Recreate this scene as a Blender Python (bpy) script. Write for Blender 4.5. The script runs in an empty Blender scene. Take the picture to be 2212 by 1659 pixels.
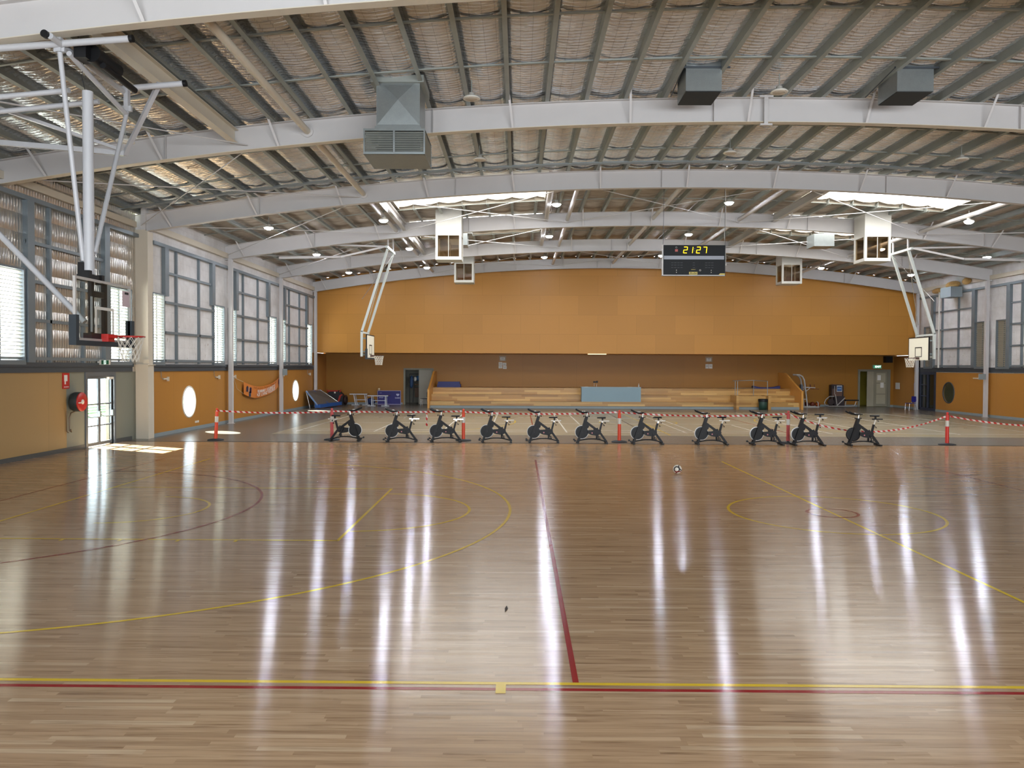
import bpy, math, random
from mathutils import Vector, Matrix
random.seed(7)
S = bpy.context.scene
COL = S.collection
PI = math.pi
# ------------------------------------------------------------------ camera
CAM_H = 2.5576
pitch, roll, yaw, F_PX = -0.021927, 0.004566, -0.00844, 1680.5
Fw = Vector((math.sin(yaw)*math.cos(pitch), math.cos(yaw)*math.cos(pitch), math.sin(pitch)))
R0 = Vector((math.cos(yaw), -math.sin(yaw), 0)); U0 = R0.cross(Fw)
Rt = R0*math.cos(roll)+U0*math.sin(roll); Up = -R0*math.sin(roll)+U0*math.cos(roll)
cd = bpy.data.cameras.new('camera'); cam = bpy.data.objects.new('camera', cd); COL.objects.link(cam)
m = Matrix.Identity(4)
for i, v in enumerate((Rt, Up, -Fw)):
    for j in range(3): m[j][i] = v[j]
m[0][3], m[1][3], m[2][3] = 0, 0, CAM_H
cam.matrix_world = m
cd.sensor_fit = 'HORIZONTAL'; cd.sensor_width = 36; cd.lens = F_PX/2212*36; cd.clip_end = 400
S.camera = cam
# ------------------------------------------------------------------ world, sun, added daylight fill behind the camera
w = bpy.data.worlds.new('sky'); S.world = w; w.use_nodes = True
bg = w.node_tree.nodes['Background']; bg.inputs[0].default_value = (.80, .90, 1, 1); bg.inputs[1].default_value = 6.0
sd = bpy.data.lights.new('sun', 'SUN'); sd.energy = 90; sd.angle = .01; sd.color = (1, .95, .86)
so = bpy.data.objects.new('sun', sd); COL.objects.link(so)
so.rotation_euler = Vector((1.65, -.8, -1.14)).to_track_quat('-Z', 'Y').to_euler()
def area(name, loc, rot, sx, sy, power, color):
    d = bpy.data.lights.new(name, 'AREA'); d.shape = 'RECTANGLE'; d.size = sx; d.size_y = sy; d.energy = power; d.color = color
    o = bpy.data.objects.new(name, d); COL.objects.link(o); o.location = loc; o.rotation_euler = rot; return o
area('added_end_daylight', (6.1, -7.6, 4.2), (PI/2+.50, 0, 0), 32, 5.2, 9600, (.86, .93, 1))  # area light added for daylight from behind the camera; end wall is solid
SKY_E, LAMP_E = 10.0, 270.0
vs = S.view_settings; vs.view_transform = 'Standard'; vs.look = 'None'; vs.gamma = 1; vs.use_curve_mapping = False; vs.exposure = 0.0
cy = S.cycles
cy.max_bounces = 6; cy.diffuse_bounces = 3; cy.glossy_bounces = 3; cy.transmission_bounces = 3; cy.transparent_max_bounces = 8
cy.caustics_reflective = False; cy.caustics_refractive = False; cy.sample_clamp_indirect = 6.0
cy.use_denoising = True
# ------------------------------------------------------------------ helpers
def lin(c):
    return tuple(((v/255)/12.92 if v/255 <= .04045 else ((v/255+.055)/1.055)**2.4) for v in c)+(1,)
class N:
    def __init__(s, name):
        s.m = bpy.data.materials.new(name); s.m.use_nodes = True; s.t = s.m.node_tree; s.b = s.t.nodes['Principled BSDF']
        s.out = s.t.nodes['Material Output']; s._g = None
    def n(s, ty, **k):
        nd = s.t.nodes.new(ty)
        for a, v in k.items(): setattr(nd, a, v)
        return nd
    def set(s, nd, i, v):
        if isinstance(v, bpy.types.NodeSocket): s.t.links.new(v, nd.inputs[i])
        elif v is not None: nd.inputs[i].default_value = v
    def geo(s):
        if not s._g: s._g = s.n('ShaderNodeTexCoord').outputs['Object']
        return s._g
    def pos(s):
        return s.n('ShaderNodeNewGeometry').outputs['Position']
    def sep(s, v=None):
        nd = s.n('ShaderNodeSeparateXYZ'); s.set(nd, 0, v or s.pos()); return nd.outputs
    def comb(s, x=0., y=0., z=0.):
        nd = s.n('ShaderNodeCombineXYZ'); s.set(nd, 0, x); s.set(nd, 1, y); s.set(nd, 2, z); return nd.outputs[0]
    def ma(s, op, a, b=None, c=None):
        nd = s.n('ShaderNodeMath', operation=op); s.set(nd, 0, a); s.set(nd, 1, b)
        if c is not None: s.set(nd, 2, c)
        return nd.outputs[0]
    def noise(s, v, scale=5., detail=2., rough=.5):
        nd = s.n('ShaderNodeTexNoise'); s.set(nd, 'Vector', v); s.set(nd, 'Scale', scale); s.set(nd, 'Detail', detail); s.set(nd, 'Roughness', rough)
        return nd.outputs['Fac']
    def white(s, v):
        nd = s.n('ShaderNodeTexWhiteNoise'); s.set(nd, 'Vector', v); return nd.outputs['Value']
    def ramp(s, f, stops, interp='LINEAR'):
        nd = s.n('ShaderNodeValToRGB'); s.set(nd, 0, f); cr = nd.color_ramp; cr.interpolation = interp
        while len(cr.elements) < len(stops): cr.elements.new(.5)
        for e, (p, c) in zip(cr.elements, stops): e.position = p; e.color = c
        return nd.outputs[0]
    def mix(s, f, a, b, mode='MIX'):
        nd = s.n('ShaderNodeMix', data_type='RGBA', blend_type=mode); s.set(nd, 0, f); s.set(nd, 6, a); s.set(nd, 7, b); return nd.outputs[2]
    def bump(s, h, st=.3, d=.01):
        nd = s.n('ShaderNodeBump'); s.set(nd, 'Height', h); s.set(nd, 'Strength', st); s.set(nd, 'Distance', d)
        s.t.links.new(nd.outputs[0], s.b.inputs['Normal'])
    def fin(s, col=None, rough=.5, metal=0., spec=.5):
        s.set(s.b, 'Base Color', col); s.set(s.b, 'Roughness', rough); s.set(s.b, 'Metallic', metal); s.set(s.b, 'Specular IOR Level', spec); return s.m
MC = {}
def M(name, rgb, rough=.5, metal=0., vary=.06, spec=.5, emit=0., sc=3.):
    if name in MC: return MC[name]
    k = N(name); c = lin(rgb)
    if vary:
        f = k.noise(k.pos(), sc, 3.); a = tuple(min(1, x*(1+vary)) for x in c[:3])+(1,); b = tuple(x*(1-vary) for x in c[:3])+(1,)
        k.fin(k.mix(f, b, a), rough, metal, spec)
    else: k.fin(c, rough, metal, spec)
    if emit: k.set(k.b, 'Emission Color', c); k.set(k.b, 'Emission Strength', emit)
    MC[name] = k.m; return k.m
# ---- special materials
def m_timber():
    k = N('timber_floor'); x, y, z = k.sep()
    rw = .060
    r = k.ma('DIVIDE', y, rw); row = k.ma('FLOOR', r)
    off = k.ma('MULTIPLY', k.white(k.comb(row, 3.3)), 7.)
    L = k.ma('ADD', k.ma('MULTIPLY', k.white(k.comb(row, 9.1)), .7), .7)
    idx = k.ma('FLOOR', k.ma('DIVIDE', k.ma('ADD', x, off), L))
    rnd = k.white(k.comb(row, idx, 1.7)); rnd2 = k.white(k.comb(row, idx, 5.2))
    g = k.noise(k.comb(k.ma('MULTIPLY', x, .8), k.ma('MULTIPLY', y, 14.), k.ma('MULTIPLY', rnd, 9.)), 1.6, 4., .6)
    base = k.ramp(rnd, [(0, lin((174, 140, 106))), (.15, lin((183, 148, 113))), (.6, lin((191, 156, 120))), (.93, lin((198, 164, 128))), (1, lin((208, 178, 144)))])
    gr = k.ramp(g, [(.27, (.50, .43, .37, 1)), (.40, (.84, .81, .78, 1)), (.52, (1.0, 1.0, 1.0, 1)), (.75, (1.12, 1.13, 1.14, 1))])
    col = k.mix(1., base, gr, 'MULTIPLY')
    fy = k.ma('FRACT', r)
    gap = k.ma('LESS_THAN', fy, .03)
    col = k.mix(k.ma('MULTIPLY', gap, .35), col, lin((90, 66, 45)))
    wav = k.ma('MULTIPLY', k.noise(k.comb(k.ma('MULTIPLY', x, .35), k.ma('MULTIPLY', y, 4.2)), 1.4, 2.), .0026)
    nd = k.n('ShaderNodeBump'); k.set(nd, 'Height', wav); k.set(nd, 'Strength', .8); k.set(nd, 'Distance', 1.)
    k.t.links.new(nd.outputs[0], k.b.inputs['Normal'])
    ro = k.ma('ADD', k.ma('MULTIPLY', rnd2, .03), .140)
    k.set(k.b, 'Anisotropic', .85); k.set(k.b, 'Tangent', k.comb(0., 1., 0.))
    return k.fin(col, ro, 0, .6)
def m_line(name, rgb):
    k = N(name); c = lin(rgb); f = k.noise(k.pos(), 3., 3.)
    k.set(k.b, 'Anisotropic', .85); k.set(k.b, 'Tangent', k.comb(0., 1., 0.))
    return k.fin(k.mix(f, tuple(v*.85 for v in c[:3])+(1,), c), .145, 0, .35)
def m_foil(wall=False):
    k = N('foil_wall' if wall else 'foil_roof'); x, y, z = k.sep()
    if wall:
        v = k.comb(k.ma('MULTIPLY', y, 14.), k.ma('MULTIPLY', z, 3.2), 0.)
        pl = k.ma('ABSOLUTE', k.ma('SINE', k.ma('MULTIPLY', z, 6.2))); h = k.ma('ADD', k.ma('MULTIPLY', k.ma('MULTIPLY', k.ma('ABSOLUTE', k.ma('SINE', k.ma('MULTIPLY', y, 26.))), pl), .6), k.ma('MULTIPLY', k.noise(v, 1., 3.), .9)); h = k.ma('ADD', h, k.ma('MULTIPLY', pl, .8))
        big = k.noise(k.comb(0., y, k.ma('MULTIPLY', z, 2.)), 1.2, 2.)
        col = k.mix(big, lin((206, 210, 212)), lin((214, 198, 178)))
        k.bump(h, .8, .04)
        return k.fin(col, .28, .8)
    v = k.comb(k.ma('MULTIPLY', x, 3.), k.ma('MULTIPLY', y, 16.), 0.)
    h = k.noise(v, 1.6, 3., .6)
    k.bump(h, .6, .02)
    wx = k.ma('LESS_THAN', k.ma('FRACT', k.ma('MULTIPLY', x, 4.04)), .05)
    wy = k.ma('LESS_THAN', k.ma('FRACT', k.ma('MULTIPLY', y, 3.4)), .05)
    wire = k.ma('MAXIMUM', wx, wy)
    big = k.noise(k.comb(x, y, 0.), .35, 3.)
    col = k.mix(big, lin((240, 248, 255)), lin((238, 240, 242)))
    col = k.mix(k.ma('MULTIPLY', wire, .4), col, lin((96, 88, 80)))
    return k.fin(col, .20, .74)
def m_blanket():
    k = N('roof_blanket'); x, y, z = k.sep()
    f = k.noise(k.comb(x, k.ma('MULTIPLY', y, 3.), 0.), 1.2, 4.)
    col = k.ramp(f, [(.3, lin((150, 134, 118))), (.55, lin((182, 170, 156))), (.75, lin((200, 192, 180)))])
    k.bump(k.noise(k.comb(x, k.ma('MULTIPLY', y, 9.), 0.), 2., 3.), .5, .03)
    return k.fin(col, .55, .15)
def m_sarking():
    k = N('wall_sarking'); p = k.pos(); x, y, z = k.sep(p)
    f = k.noise(p, 1.1, 5., .65)
    sp = k.noise(k.comb(0., k.ma('MULTIPLY', y, 5.), k.ma('MULTIPLY', z, 2.6)), 1.6, 4., .7)
    thr = k.ma('ADD', sp, k.ma('MULTIPLY', k.ma('SUBTRACT', 4.6, z), .022))
    col = k.ramp(f, [(.3, lin((204, 199, 195))), (.6, lin((226, 223, 221))), (.8, lin((238, 236, 234)))])
    st = k.ramp(thr, [(.64, (0, 0, 0, 1)), (.70, (1, 1, 1, 1))])
    stc = k.ramp(f, [(.4, lin((120, 100, 78))), (.6, lin((166, 140, 96)))])
    seam = k.ma('LESS_THAN', k.ma('FRACT', k.ma('MULTIPLY', z, 1.55)), .012)
    seam2 = k.ma('LESS_THAN', k.ma('FRACT', k.ma('MULTIPLY', y, 1.9)), .02)
    sm = k.ma('MULTIPLY', k.ma('MAXIMUM', seam, seam2), .25)
    col = k.mix(sm, col, lin((120, 112, 106)))
    col = k.mix(k.ma('MULTIPLY', st, .8), col, stc)
    k.bump(f, .3, .02)
    return k.fin(col, .6)
def m_panel(name, axis, rgb, pw=2.45, ph=1.235, z0=3.4, jitter=.05, joint=.012, offset=True):
    k = N(name); x, y, z = k.sep(); h = x if axis == 'x' else y
    rr = k.ma('DIVIDE', k.ma('SUBTRACT', z, z0), ph); row = k.ma('FLOOR', rr)
    hh = k.ma('DIVIDE', k.ma('ADD', h, 50.12), pw)
    if offset: hh = k.ma('ADD', hh, k.ma('MULTIPLY', k.ma('MODULO', k.ma('ADD', row, 10.), 2.), .5))
    idx = k.ma('FLOOR', hh)
    rn = k.white(k.comb(idx, row, 2.2))
    jx = k.ma('LESS_THAN', k.ma('FRACT', hh), joint/pw); jz = k.ma('LESS_THAN', k.ma('FRACT', rr), joint/ph)
    c = lin(rgb); a = tuple(v*(1+jitter) for v in c[:3])+(1,); b = tuple(v*(1-jitter) for v in c[:3])+(1,)
    col = k.mix(rn, b, a)
    sp = k.noise(k.pos(), 60., 2.)
    col = k.mix(k.ma('MULTIPLY', k.ma('SUBTRACT', sp, .35), .3), col, tuple(v*.6 for v in c[:3])+(1,))
    jj = k.ma('MAXIMUM', jx, jz) if ph < 50 else jx
    col = k.mix(k.ma('MULTIPLY', jj, .45), col, tuple(v*.4 for v in c[:3])+(1,))
    return k.fin(col, .42, 0, .35)
def m_galv(name='galvanised', rgb=(150, 156, 156), rough=.36):
    k = N(name); f = k.noise(k.pos(), 7., 4., .6); f2 = k.noise(k.pos(), 34., 2.)
    c = lin(rgb); a = tuple(v*1.15 for v in c[:3])+(1,); b = tuple(v*.8 for v in c[:3])+(1,)
    return k.fin(k.mix(k.ma('ADD', k.ma('MULTIPLY', f, .6), k.ma('MULTIPLY', f2, .4)), b, a), rough, .75)
def m_glass(name='clear_glass', tint=(.93, .97, .96, 1), gl=.07):
    k = N(name); t = k.n('ShaderNodeBsdfTransparent'); t.inputs[0].default_value = tint
    g = k.n('ShaderNodeBsdfGlossy'); g.inputs[1].default_value = .03
    mx = k.n('ShaderNodeMixShader'); mx.inputs[0].default_value = gl
    k.t.links.new(t.outputs[0], mx.inputs[1]); k.t.links.new(g.outputs[0], mx.inputs[2]); k.t.links.new(mx.outputs[0], k.out.inputs[0]); return k.m
def m_emit(name, rgb, e):
    k = N(name); em = k.n('ShaderNodeEmission'); em.inputs[0].default_value = lin(rgb); em.inputs[1].default_value = e
    k.t.links.new(em.outputs[0], k.out.inputs[0]); return k.m
def m_tape():
    k = N('barrier_tape'); p = k.sep(k.geo())
    f = k.ma('LESS_THAN', k.ma('FRACT', k.ma('MULTIPLY', k.ma('ADD', p[0], k.ma('MULTIPLY', p[2], .9)), 5.6)), .5)
    return k.fin(k.mix(f, lin((236, 226, 220)), lin((196, 34, 34))), .4)
def m_bleach():
    k = N('bleacher_timber'); x, y, z = k.sep()
    row = k.ma('FLOOR', k.ma('DIVIDE', z, .135)); off = k.ma('MULTIPLY', k.white(k.comb(row, 1.)), 9.)
    idx = k.ma('FLOOR', k.ma('DIVIDE', k.ma('ADD', x, off), 2.3)); r = k.white(k.comb(row, idx, 4.))
    g = k.noise(k.comb(k.ma('MULTIPLY', x, .7), y, k.ma('MULTIPLY', z, 22.)), 1.5, 4.)
    c = k.ramp(r, [(0, lin((162, 116, 56))), (.5, lin((190, 146, 80))), (1, lin((212, 172, 104)))])
    c = k.mix(k.ma('MULTIPLY', k.ma('SUBTRACT', .62, g), .8), c, lin((140, 92, 40)))
    gp = k.ma('LESS_THAN', k.ma('FRACT', k.ma('DIVIDE', z, .135)), .05)
    return k.fin(k.mix(k.ma('MULTIPLY', gp, .4), c, lin((110, 72, 30))), .35)
def m_ball():
    k = N('ball_cover'); nd = k.n('ShaderNodeVectorMath', operation='NORMALIZE'); k.set(nd, 0, k.geo()); v = nd.outputs[0]
    tot = None; red = None
    for i, (a, lo, hi) in enumerate([((-.35, -.93, .12), .72, .90), ((.75, -.45, .5), .70, .86), ((.2, -.5, -.84), .74, .88), ((-.5, .8, .3), .7, .88), ((.6, .6, -.5), .72, .88)]):
        d = k.n('ShaderNodeVectorMath', operation='DOT_PRODUCT'); k.set(d, 0, v); d.inputs[1].default_value = Vector(a).normalized()
        b = k.ma('MULTIPLY', k.ma('GREATER_THAN', d.outputs['Value'], lo), k.ma('LESS_THAN', d.outputs['Value'], hi))
        tot = b if tot is None else k.ma('MAXIMUM', tot, b)
    z = k.sep(v)[2]
    dark = k.mix(k.ma('LESS_THAN', z, -.25), lin((36, 32, 30)), lin((120, 28, 24)))
    return k.fin(k.mix(tot, lin((222, 216, 202)), dark), .4)
TIMBER = m_timber(); FOIL = m_foil(); FOILW = m_foil(True); BLANK = m_blanket(); SARK = m_sarking()
ORX = m_panel('orange_panel_x', 'x', (196, 138, 62)); ORR = m_panel('orange_recess_shade', 'x', (160, 110, 40), ph=90., z0=-40, pw=3.6, jitter=.03)  # recess is the same orange paint, darkened to hold its shade
ORY = m_panel('orange_panel_y', 'y', (182, 126, 58), ph=90., z0=-40., pw=2.4, offset=False, jitter=.03)
ORL = m_panel('lining_near_haze', 'y', (172, 142, 96), ph=90., z0=-40., pw=2.4, offset=False, jitter=.04)  # near lining greyed, backlight haze put into its colour
GALV = m_galv(); GALVD = M('galvanised_purlin', (156, 160, 154), .5, .3, .12); GIRT = M('girt_steel', (124, 134, 140), .45, .35)
WSTEEL = M('white_steel', (204, 200, 198), .45, 0, .05, sc=1.3); CREAM = M('cream_steel', (214, 204, 186), .5, 0, .06, sc=1.4)
DARKST = M('dark_steel', (70, 76, 82), .5, .2); BLK = M('black_plastic', (18, 18, 20), .5, 0, 0, .3); BLKM = M('black_metal', (20, 20, 22), .5, 0, .1, .3)
RUB = M('rubber', (34, 36, 40), .7, 0, .1); CHROME = M('chrome', (215, 215, 215), .18, .95, 0)
WPAINT = M('white_paint', (226, 222, 212), .4, 0, .04); RED = M('red_paint', (186, 40, 34), .35, 0, .05); GLASS = m_glass()
YLINE = m_line('yellow_line', (246, 206, 48)); RLINE = m_line('red_line', (168, 22, 24)); WLINE = M('white_line', (206, 202, 190), .3, 0, .04)
BLUE = M('navy_vinyl', (34, 38, 96), .5, 0, .1); BLEACH = m_bleach(); TAPE = m_tape(); GREYSK = M('grey_skirting', (140, 150, 152), .5)
LAMPM = m_emit('lamp_lens', (236, 242, 255), LAMP_E); SKYM = m_emit('skylight_sheet', (248, 248, 246), SKY_E)
NETM = M('net_cord', (222, 214, 200), .7, 0, .05); PAPER = M('paper', (226, 226, 222), .6, 0, .03)
WL = {}
class MB:
    def __init__(s): s.v = []; s.f = []; s.sm = []
    def add(s, vs, fs, smooth=False):
        o = len(s.v); s.v += [tuple(p) for p in vs]; s.f += [tuple(i+o for i in f) for f in fs]; s.sm += [smooth]*len(fs); return s
    def box(s, x0, x1, y0, y1, z0, z1):
        e = ((len(s.f)//6) % 6)*.0004; x0 -= e; x1 += e; y0 -= e; y1 += e; z1 += e
        v = [(x, y, z) for z in (z0, z1) for y in (y0, y1) for x in (x0, x1)]
        return s.add(v, [(0, 2, 3, 1), (4, 5, 7, 6), (0, 1, 5, 4), (2, 6, 7, 3), (0, 4, 6, 2), (1, 3, 7, 5)])
    def bar(s, a, b, w, h, up=(0, 0, 1)):
        a, b = Vector(a), Vector(b); d = (b-a).normalized(); u = Vector(up)
        if abs(d.dot(u)) > .99: u = Vector((0, 1, 0))
        r = d.cross(u).normalized()*w/2; u = r.cross(d).normalized()*h/2
        v = [p+q for p in (a, b) for q in (-r-u, r-u, r+u, -r+u)]
        return s.add(v, [(0, 3, 2, 1), (4, 5, 6, 7), (0, 1, 5, 4), (1, 2, 6, 5), (2, 3, 7, 6), (3, 0, 4, 7)])
    def tube(s, pts, r, n=12, cap=True, rr=None):
        pts = [Vector(p) for p in pts]; rings = []; prev = None
        for i, p in enumerate(pts):
            d = (pts[min(i+1, len(pts)-1)]-pts[max(i-1, 0)]).normalized()
            if prev is None:
                u = Vector((0, 0, 1)) if abs(d.z) < .9 else Vector((1, 0, 0)); u = (u-d*u.dot(d)).normalized()
            else: u = (prev-d*prev.dot(d)).normalized()
            prev = u; q = d.cross(u); R = rr[i] if rr else r
            rings.append([p+(u*math.cos(2*PI*k/n)+q*math.sin(2*PI*k/n))*R for k in range(n)])
        v = [p for ring in rings for p in ring]; f = []
        for i in range(len(rings)-1):
            for k in range(n): f.append((i*n+k, i*n+(k+1) % n, (i+1)*n+(k+1) % n, (i+1)*n+k))
        s.add(v, f, True)
        if cap: s.add(rings[0], [tuple(reversed(range(n)))]); s.add(rings[-1], [tuple(range(n))])
        return s
    def cyl(s, a, b, r, n=20, r2=None): return s.tube([a, b], r, n, True, [r, r2 if r2 is not None else r])
    def lathe(s, prof, c=(0, 0, 0), ax='z', n=24):
        v = []; 
        for (r, h) in prof:
            for k in range(n):
                a = 2*PI*k/n; p = (r*math.cos(a), r*math.sin(a), h)
                if ax == 'x': p = (h, p[0], p[1])
                if ax == 'y': p = (p[0], h, p[1])
                v.append((p[0]+c[0], p[1]+c[1], p[2]+c[2]))
        f = [(i*n+k, i*n+(k+1) % n, (i+1)*n+(k+1) % n, (i+1)*n+k) for i in range(len(prof)-1) for k in range(n)]
        return s.add(v, f, True)
    def sphere(s, c, r, n=20, m_=12, sx=1, sy=1, sz=1):
        prof = [(math.sin(PI*i/m_), -math.cos(PI*i/m_)) for i in range(m_+1)]
        v = [(c[0]+p*r*sx*math.cos(2*PI*k/n), c[1]+p*r*sy*math.sin(2*PI*k/n), c[2]+h*r*sz) for p, h in prof for k in range(n)]
        return s.add(v, [(i*n+k, i*n+(k+1) % n, (i+1)*n+(k+1) % n, (i+1)*n+k) for i in range(m_) for k in range(n)], True)
    def prism(s, poly, ax, a, b):
        # poly in the two other axes (x,z for ax y; y,z for ax x; x,y for ax z)
        def P(u, w_, t): return {'y': (u, t, w_), 'x': (t, u, w_), 'z': (u, w_, t)}[ax]
        n = len(poly); v = [P(u, w_, a) for u, w_ in poly]+[P(u, w_, b) for u, w_ in poly]
        return s.add(v, [tuple(reversed(range(n))), tuple(range(n, 2*n))]+[(i, (i+1) % n, n+(i+1) % n, n+i) for i in range(n)])
    def torus(s, c, R, r, ax='z', n=36, k=10):
        v = []
        for i in range(n):
            a = 2*PI*i/n
            for j in range(k):
                b = 2*PI*j/k; q = R+r*math.cos(b); p = (q*math.cos(a), q*math.sin(a), r*math.sin(b))
                if ax == 'y': p = (p[0], p[2], p[1])
                if ax == 'x': p = (p[2], p[0], p[1])
                v.append((p[0]+c[0], p[1]+c[1], p[2]+c[2]))
        return s.add(v, [(i*k+j, ((i+1) % n)*k+j, ((i+1) % n)*k+(j+1) % k, i*k+(j+1) % k) for i in range(n) for j in range(k)], True)
def link_mesh(name, mb, mat, o3):
    me = bpy.data.meshes.new(name); me.from_pydata([(p[0]-o3[0], p[1]-o3[1], p[2]-o3[2]) for p in mb.v], [], mb.f)
    me.polygons.foreach_set('use_smooth', mb.sm); me.materials.append(mat); me.update()
    o = bpy.data.objects.new(name, me); COL.objects.link(o); return o
def obj(name, mb, mat, parent=None):
    if parent is not None:
        L = WL[parent.name]; o = link_mesh(name, mb, mat, L); o.parent = parent; WL[o.name] = L; return o
    xs = [p[0] for p in mb.v]; ys = [p[1] for p in mb.v]; zs = [p[2] for p in mb.v]
    L = ((min(xs)+max(xs))/2, (min(ys)+max(ys))/2, min(zs)); o = link_mesh(name, mb, mat, L); o.location = L; WL[o.name] = L; return o
def tag(o, label=None, cat=None, group=None, kind=None):
    if label: o['label'] = label
    if cat: o['category'] = cat
    if group: o['group'] = group
    if kind: o['kind'] = kind
    return o
def thing(name, loc, label, cat, group=None):
    o = bpy.data.objects.new(name, None); COL.objects.link(o); o.location = loc; o.empty_display_size = .1; WL[o.name] = tuple(loc); return tag(o, label, cat, group)
def struct(name, mb, mat, parent=None):
    o = obj(name, mb, mat, parent)
    if parent is None: o['kind'] = 'structure'
    return o
def copy_tree(o, parent=None):
    c = o.copy(); COL.objects.link(c); c.parent = parent; WL[c.name] = WL[o.name]
    for ch in list(o.children): copy_tree(ch, c)
    return c
def text_mesh(s_, size, bold=False, shear=0.):
    cu = bpy.data.curves.new('tmp', 'FONT'); cu.body = s_; cu.size = size; cu.align_x = 'CENTER'; cu.align_y = 'CENTER'; cu.extrude = .001; cu.shear = shear
    if bold: cu.offset = size*.02
    o = bpy.data.objects.new('tmp', cu); COL.objects.link(o); bpy.context.view_layer.update()
    me = bpy.data.meshes.new_from_object(o.evaluated_get(bpy.context.evaluated_depsgraph_get()))
    r = ([v.co.copy() for v in me.vertices], [tuple(p.vertices) for p in me.polygons])
    bpy.data.objects.remove(o); bpy.data.curves.remove(cu); bpy.data.meshes.remove(me); return r
def text(name, s_, size, loc, rot, mat, parent, bold=False, sx=1., shear=0.):
    vs_, fs_ = text_mesh(s_, size, bold, shear); from mathutils import Euler
    R_ = Euler(rot).to_matrix(); L_ = Vector(loc)
    return obj(name, MB().add([L_+R_ @ Vector((v.x*sx, v.y, v.z)) for v in vs_], fs_), mat, parent)
ORD = ['leftmost', 'second from left', 'third from left', 'fourth from left', 'fifth from left', 'sixth from left', 'seventh from left', 'eighth from left', 'ninth from left', 'tenth from left', 'rightmost']
# ------------------------------------------------------------------ geometry of the hall
XL, XLN, XR = -12.95, -13.3, 25.1
RY = [12.8, 19.9, 27.05, 34.3, 41.6, 48.9]
ZB = lambda x: 8.76-.0043*(x-6.1)**2       # underside of the arched rafters
ZT = lambda x: ZB(x)+.62                   # top of the rafters
ZF = lambda x: ZT(x)+.22                   # foil line
YE, YU, YK = 27.0, 49.5, 52.3              # end of the near hall, hanging wall face, recess back wall
# floors
fl = struct('floor', MB().box(-14.2, 25.6, -8.2, 26.0, -.2, 0), TIMBER)
VINYL = M('vinyl_floor_light', (152, 141, 118), .26, 0, .07, .6, sc=.6); VDARK = M('vinyl_floor_dark', (106, 102, 94), .27, 0, .06, .6, sc=.5)
f2 = struct('floor', MB().box(-14.2, 25.6, 26.05, 55.5, -.2, 0), VDARK)
struct('trim_1', MB().box(-13.3, 25.1, 25.99, 26.06, -.1, .006), M('threshold_rubber', (40, 38, 36), .5))
obj('court_surface', MB().box(-9.3, 22.6, 29.15, 44.6, 0, .003), VINYL, f2)
CX, CY = 5.56, 13.756
def arc(cx, cy_, R, wd, a0, a1, n=72, z=.0022):
    mb = MB(); v = []; z0 = z-.0012
    for i in range(n+1):
        a = a0+(a1-a0)*i/n
        for r in (R-wd, R): v.append((cx+r*math.cos(a), cy_+r*math.sin(a), z))
    return mb.add(v, [(2*i, 2*i+1, 2*i+3, 2*i+2) for i in range(n)])
def strip(x0, x1, y0, y1, z=.0020): return MB().add([(x0, y0, z), (x1, y0, z), (x1, y1, z), (x0, y1, z)], [(0, 1, 2, 3)])
Lf = lambda nm, mb, mt: obj(nm, mb, mt, fl)
w5 = .05
Lf('sideline', strip(-13, 20, CY-7.55, CY-7.50), YLINE); Lf('sideline', strip(-13, 20.8, CY-7.665, CY-7.615), RLINE)
Lf('sideline_tick', strip(-.17, -.09, CY-7.72, CY-7.55, .0026), YLINE)
Lf('halfway_line', strip(CX-.025, CX+.025, CY-7.5, CY+7.5), YLINE)
Lf('third_line', strip(CX-5.11, CX-5.06, CY-7.5, CY+7.6), RLINE); Lf('third_line', strip(CX+5.06, CX+5.11, CY-7.5, CY+7.6), RLINE)
Lf('centre_circle', arc(CX, CY, 1.8, .05, 0, 2*PI), YLINE); Lf('centre_circle', arc(CX, CY, .45, .05, 0, 2*PI, z=.0026), RLINE)
for sg in (-1, 1):
    a0, a1 = (-PI/2, PI/2) if sg < 0 else (PI/2, 3*PI/2)
    if sg > 0: continue
    Lf('three_point_line', arc(CX+sg*12.425, CY, 6.75, .05, -1.35, 1.35), YLINE)
    Lf('free_throw_arc', arc(CX+sg*8.2, CY, 1.8, .05, a0, a1), YLINE)
    Lf('free_throw_line', strip(CX-8.2-.025, CX-8.2+.025, CY-2.45, CY+2.45), YLINE)
    Lf('key_line', strip(CX-14, CX-8.2, CY-2.45, CY-2.40), YLINE); Lf('key_line', strip(CX-14, CX-8.2, CY+2.4, CY+2.45), YLINE)
    Lf('no_charge_arc', arc(CX-12.425, CY, 1.3, .05, a0, a1), YLINE)
    Lf('goal_circle', arc(CX-15.25, CY, 4.9, .05, a0, a1, z=.003), RLINE)
    Lf('baseline', strip(CX-14.05, CX-14, CY-7.5, CY+7.5), YLINE); Lf('baseline', strip(CX-15.3, CX-15.25, CY-7.6, CY+7.6), RLINE)
    for q in (1.75, 2.6, 3.45, 4.3): Lf('lane_mark', strip(CX-14+q, CX-14+q+.05, CY-2.55, CY-2.45, .0026), YLINE)
CL = lambda nm, mb, mt: obj(nm, mb, mt, f2)
for (x, y0, y1) in [(-8.7, 30.4, 43.8), (-5.66, 30.4, 35), (-5.66, 38.4, 43.8), (-3.0, 30.4, 44), (-1.13, 30.4, 44), (1.9, 30.4, 44), (2.73, 34.7, 42), (6.58, 30.4, 44), (7.02, 30.4, 44), (9.52, 30.4, 34.8), (12.25, 30.4, 43.8), (14.3, 30.4, 43.8), (17.2, 30.4, 43.8), (20.6, 30.4, 43.8)]:
    CL('badminton_line', strip(x-.03, x+.03, y0, y1, .005), WLINE)
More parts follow.
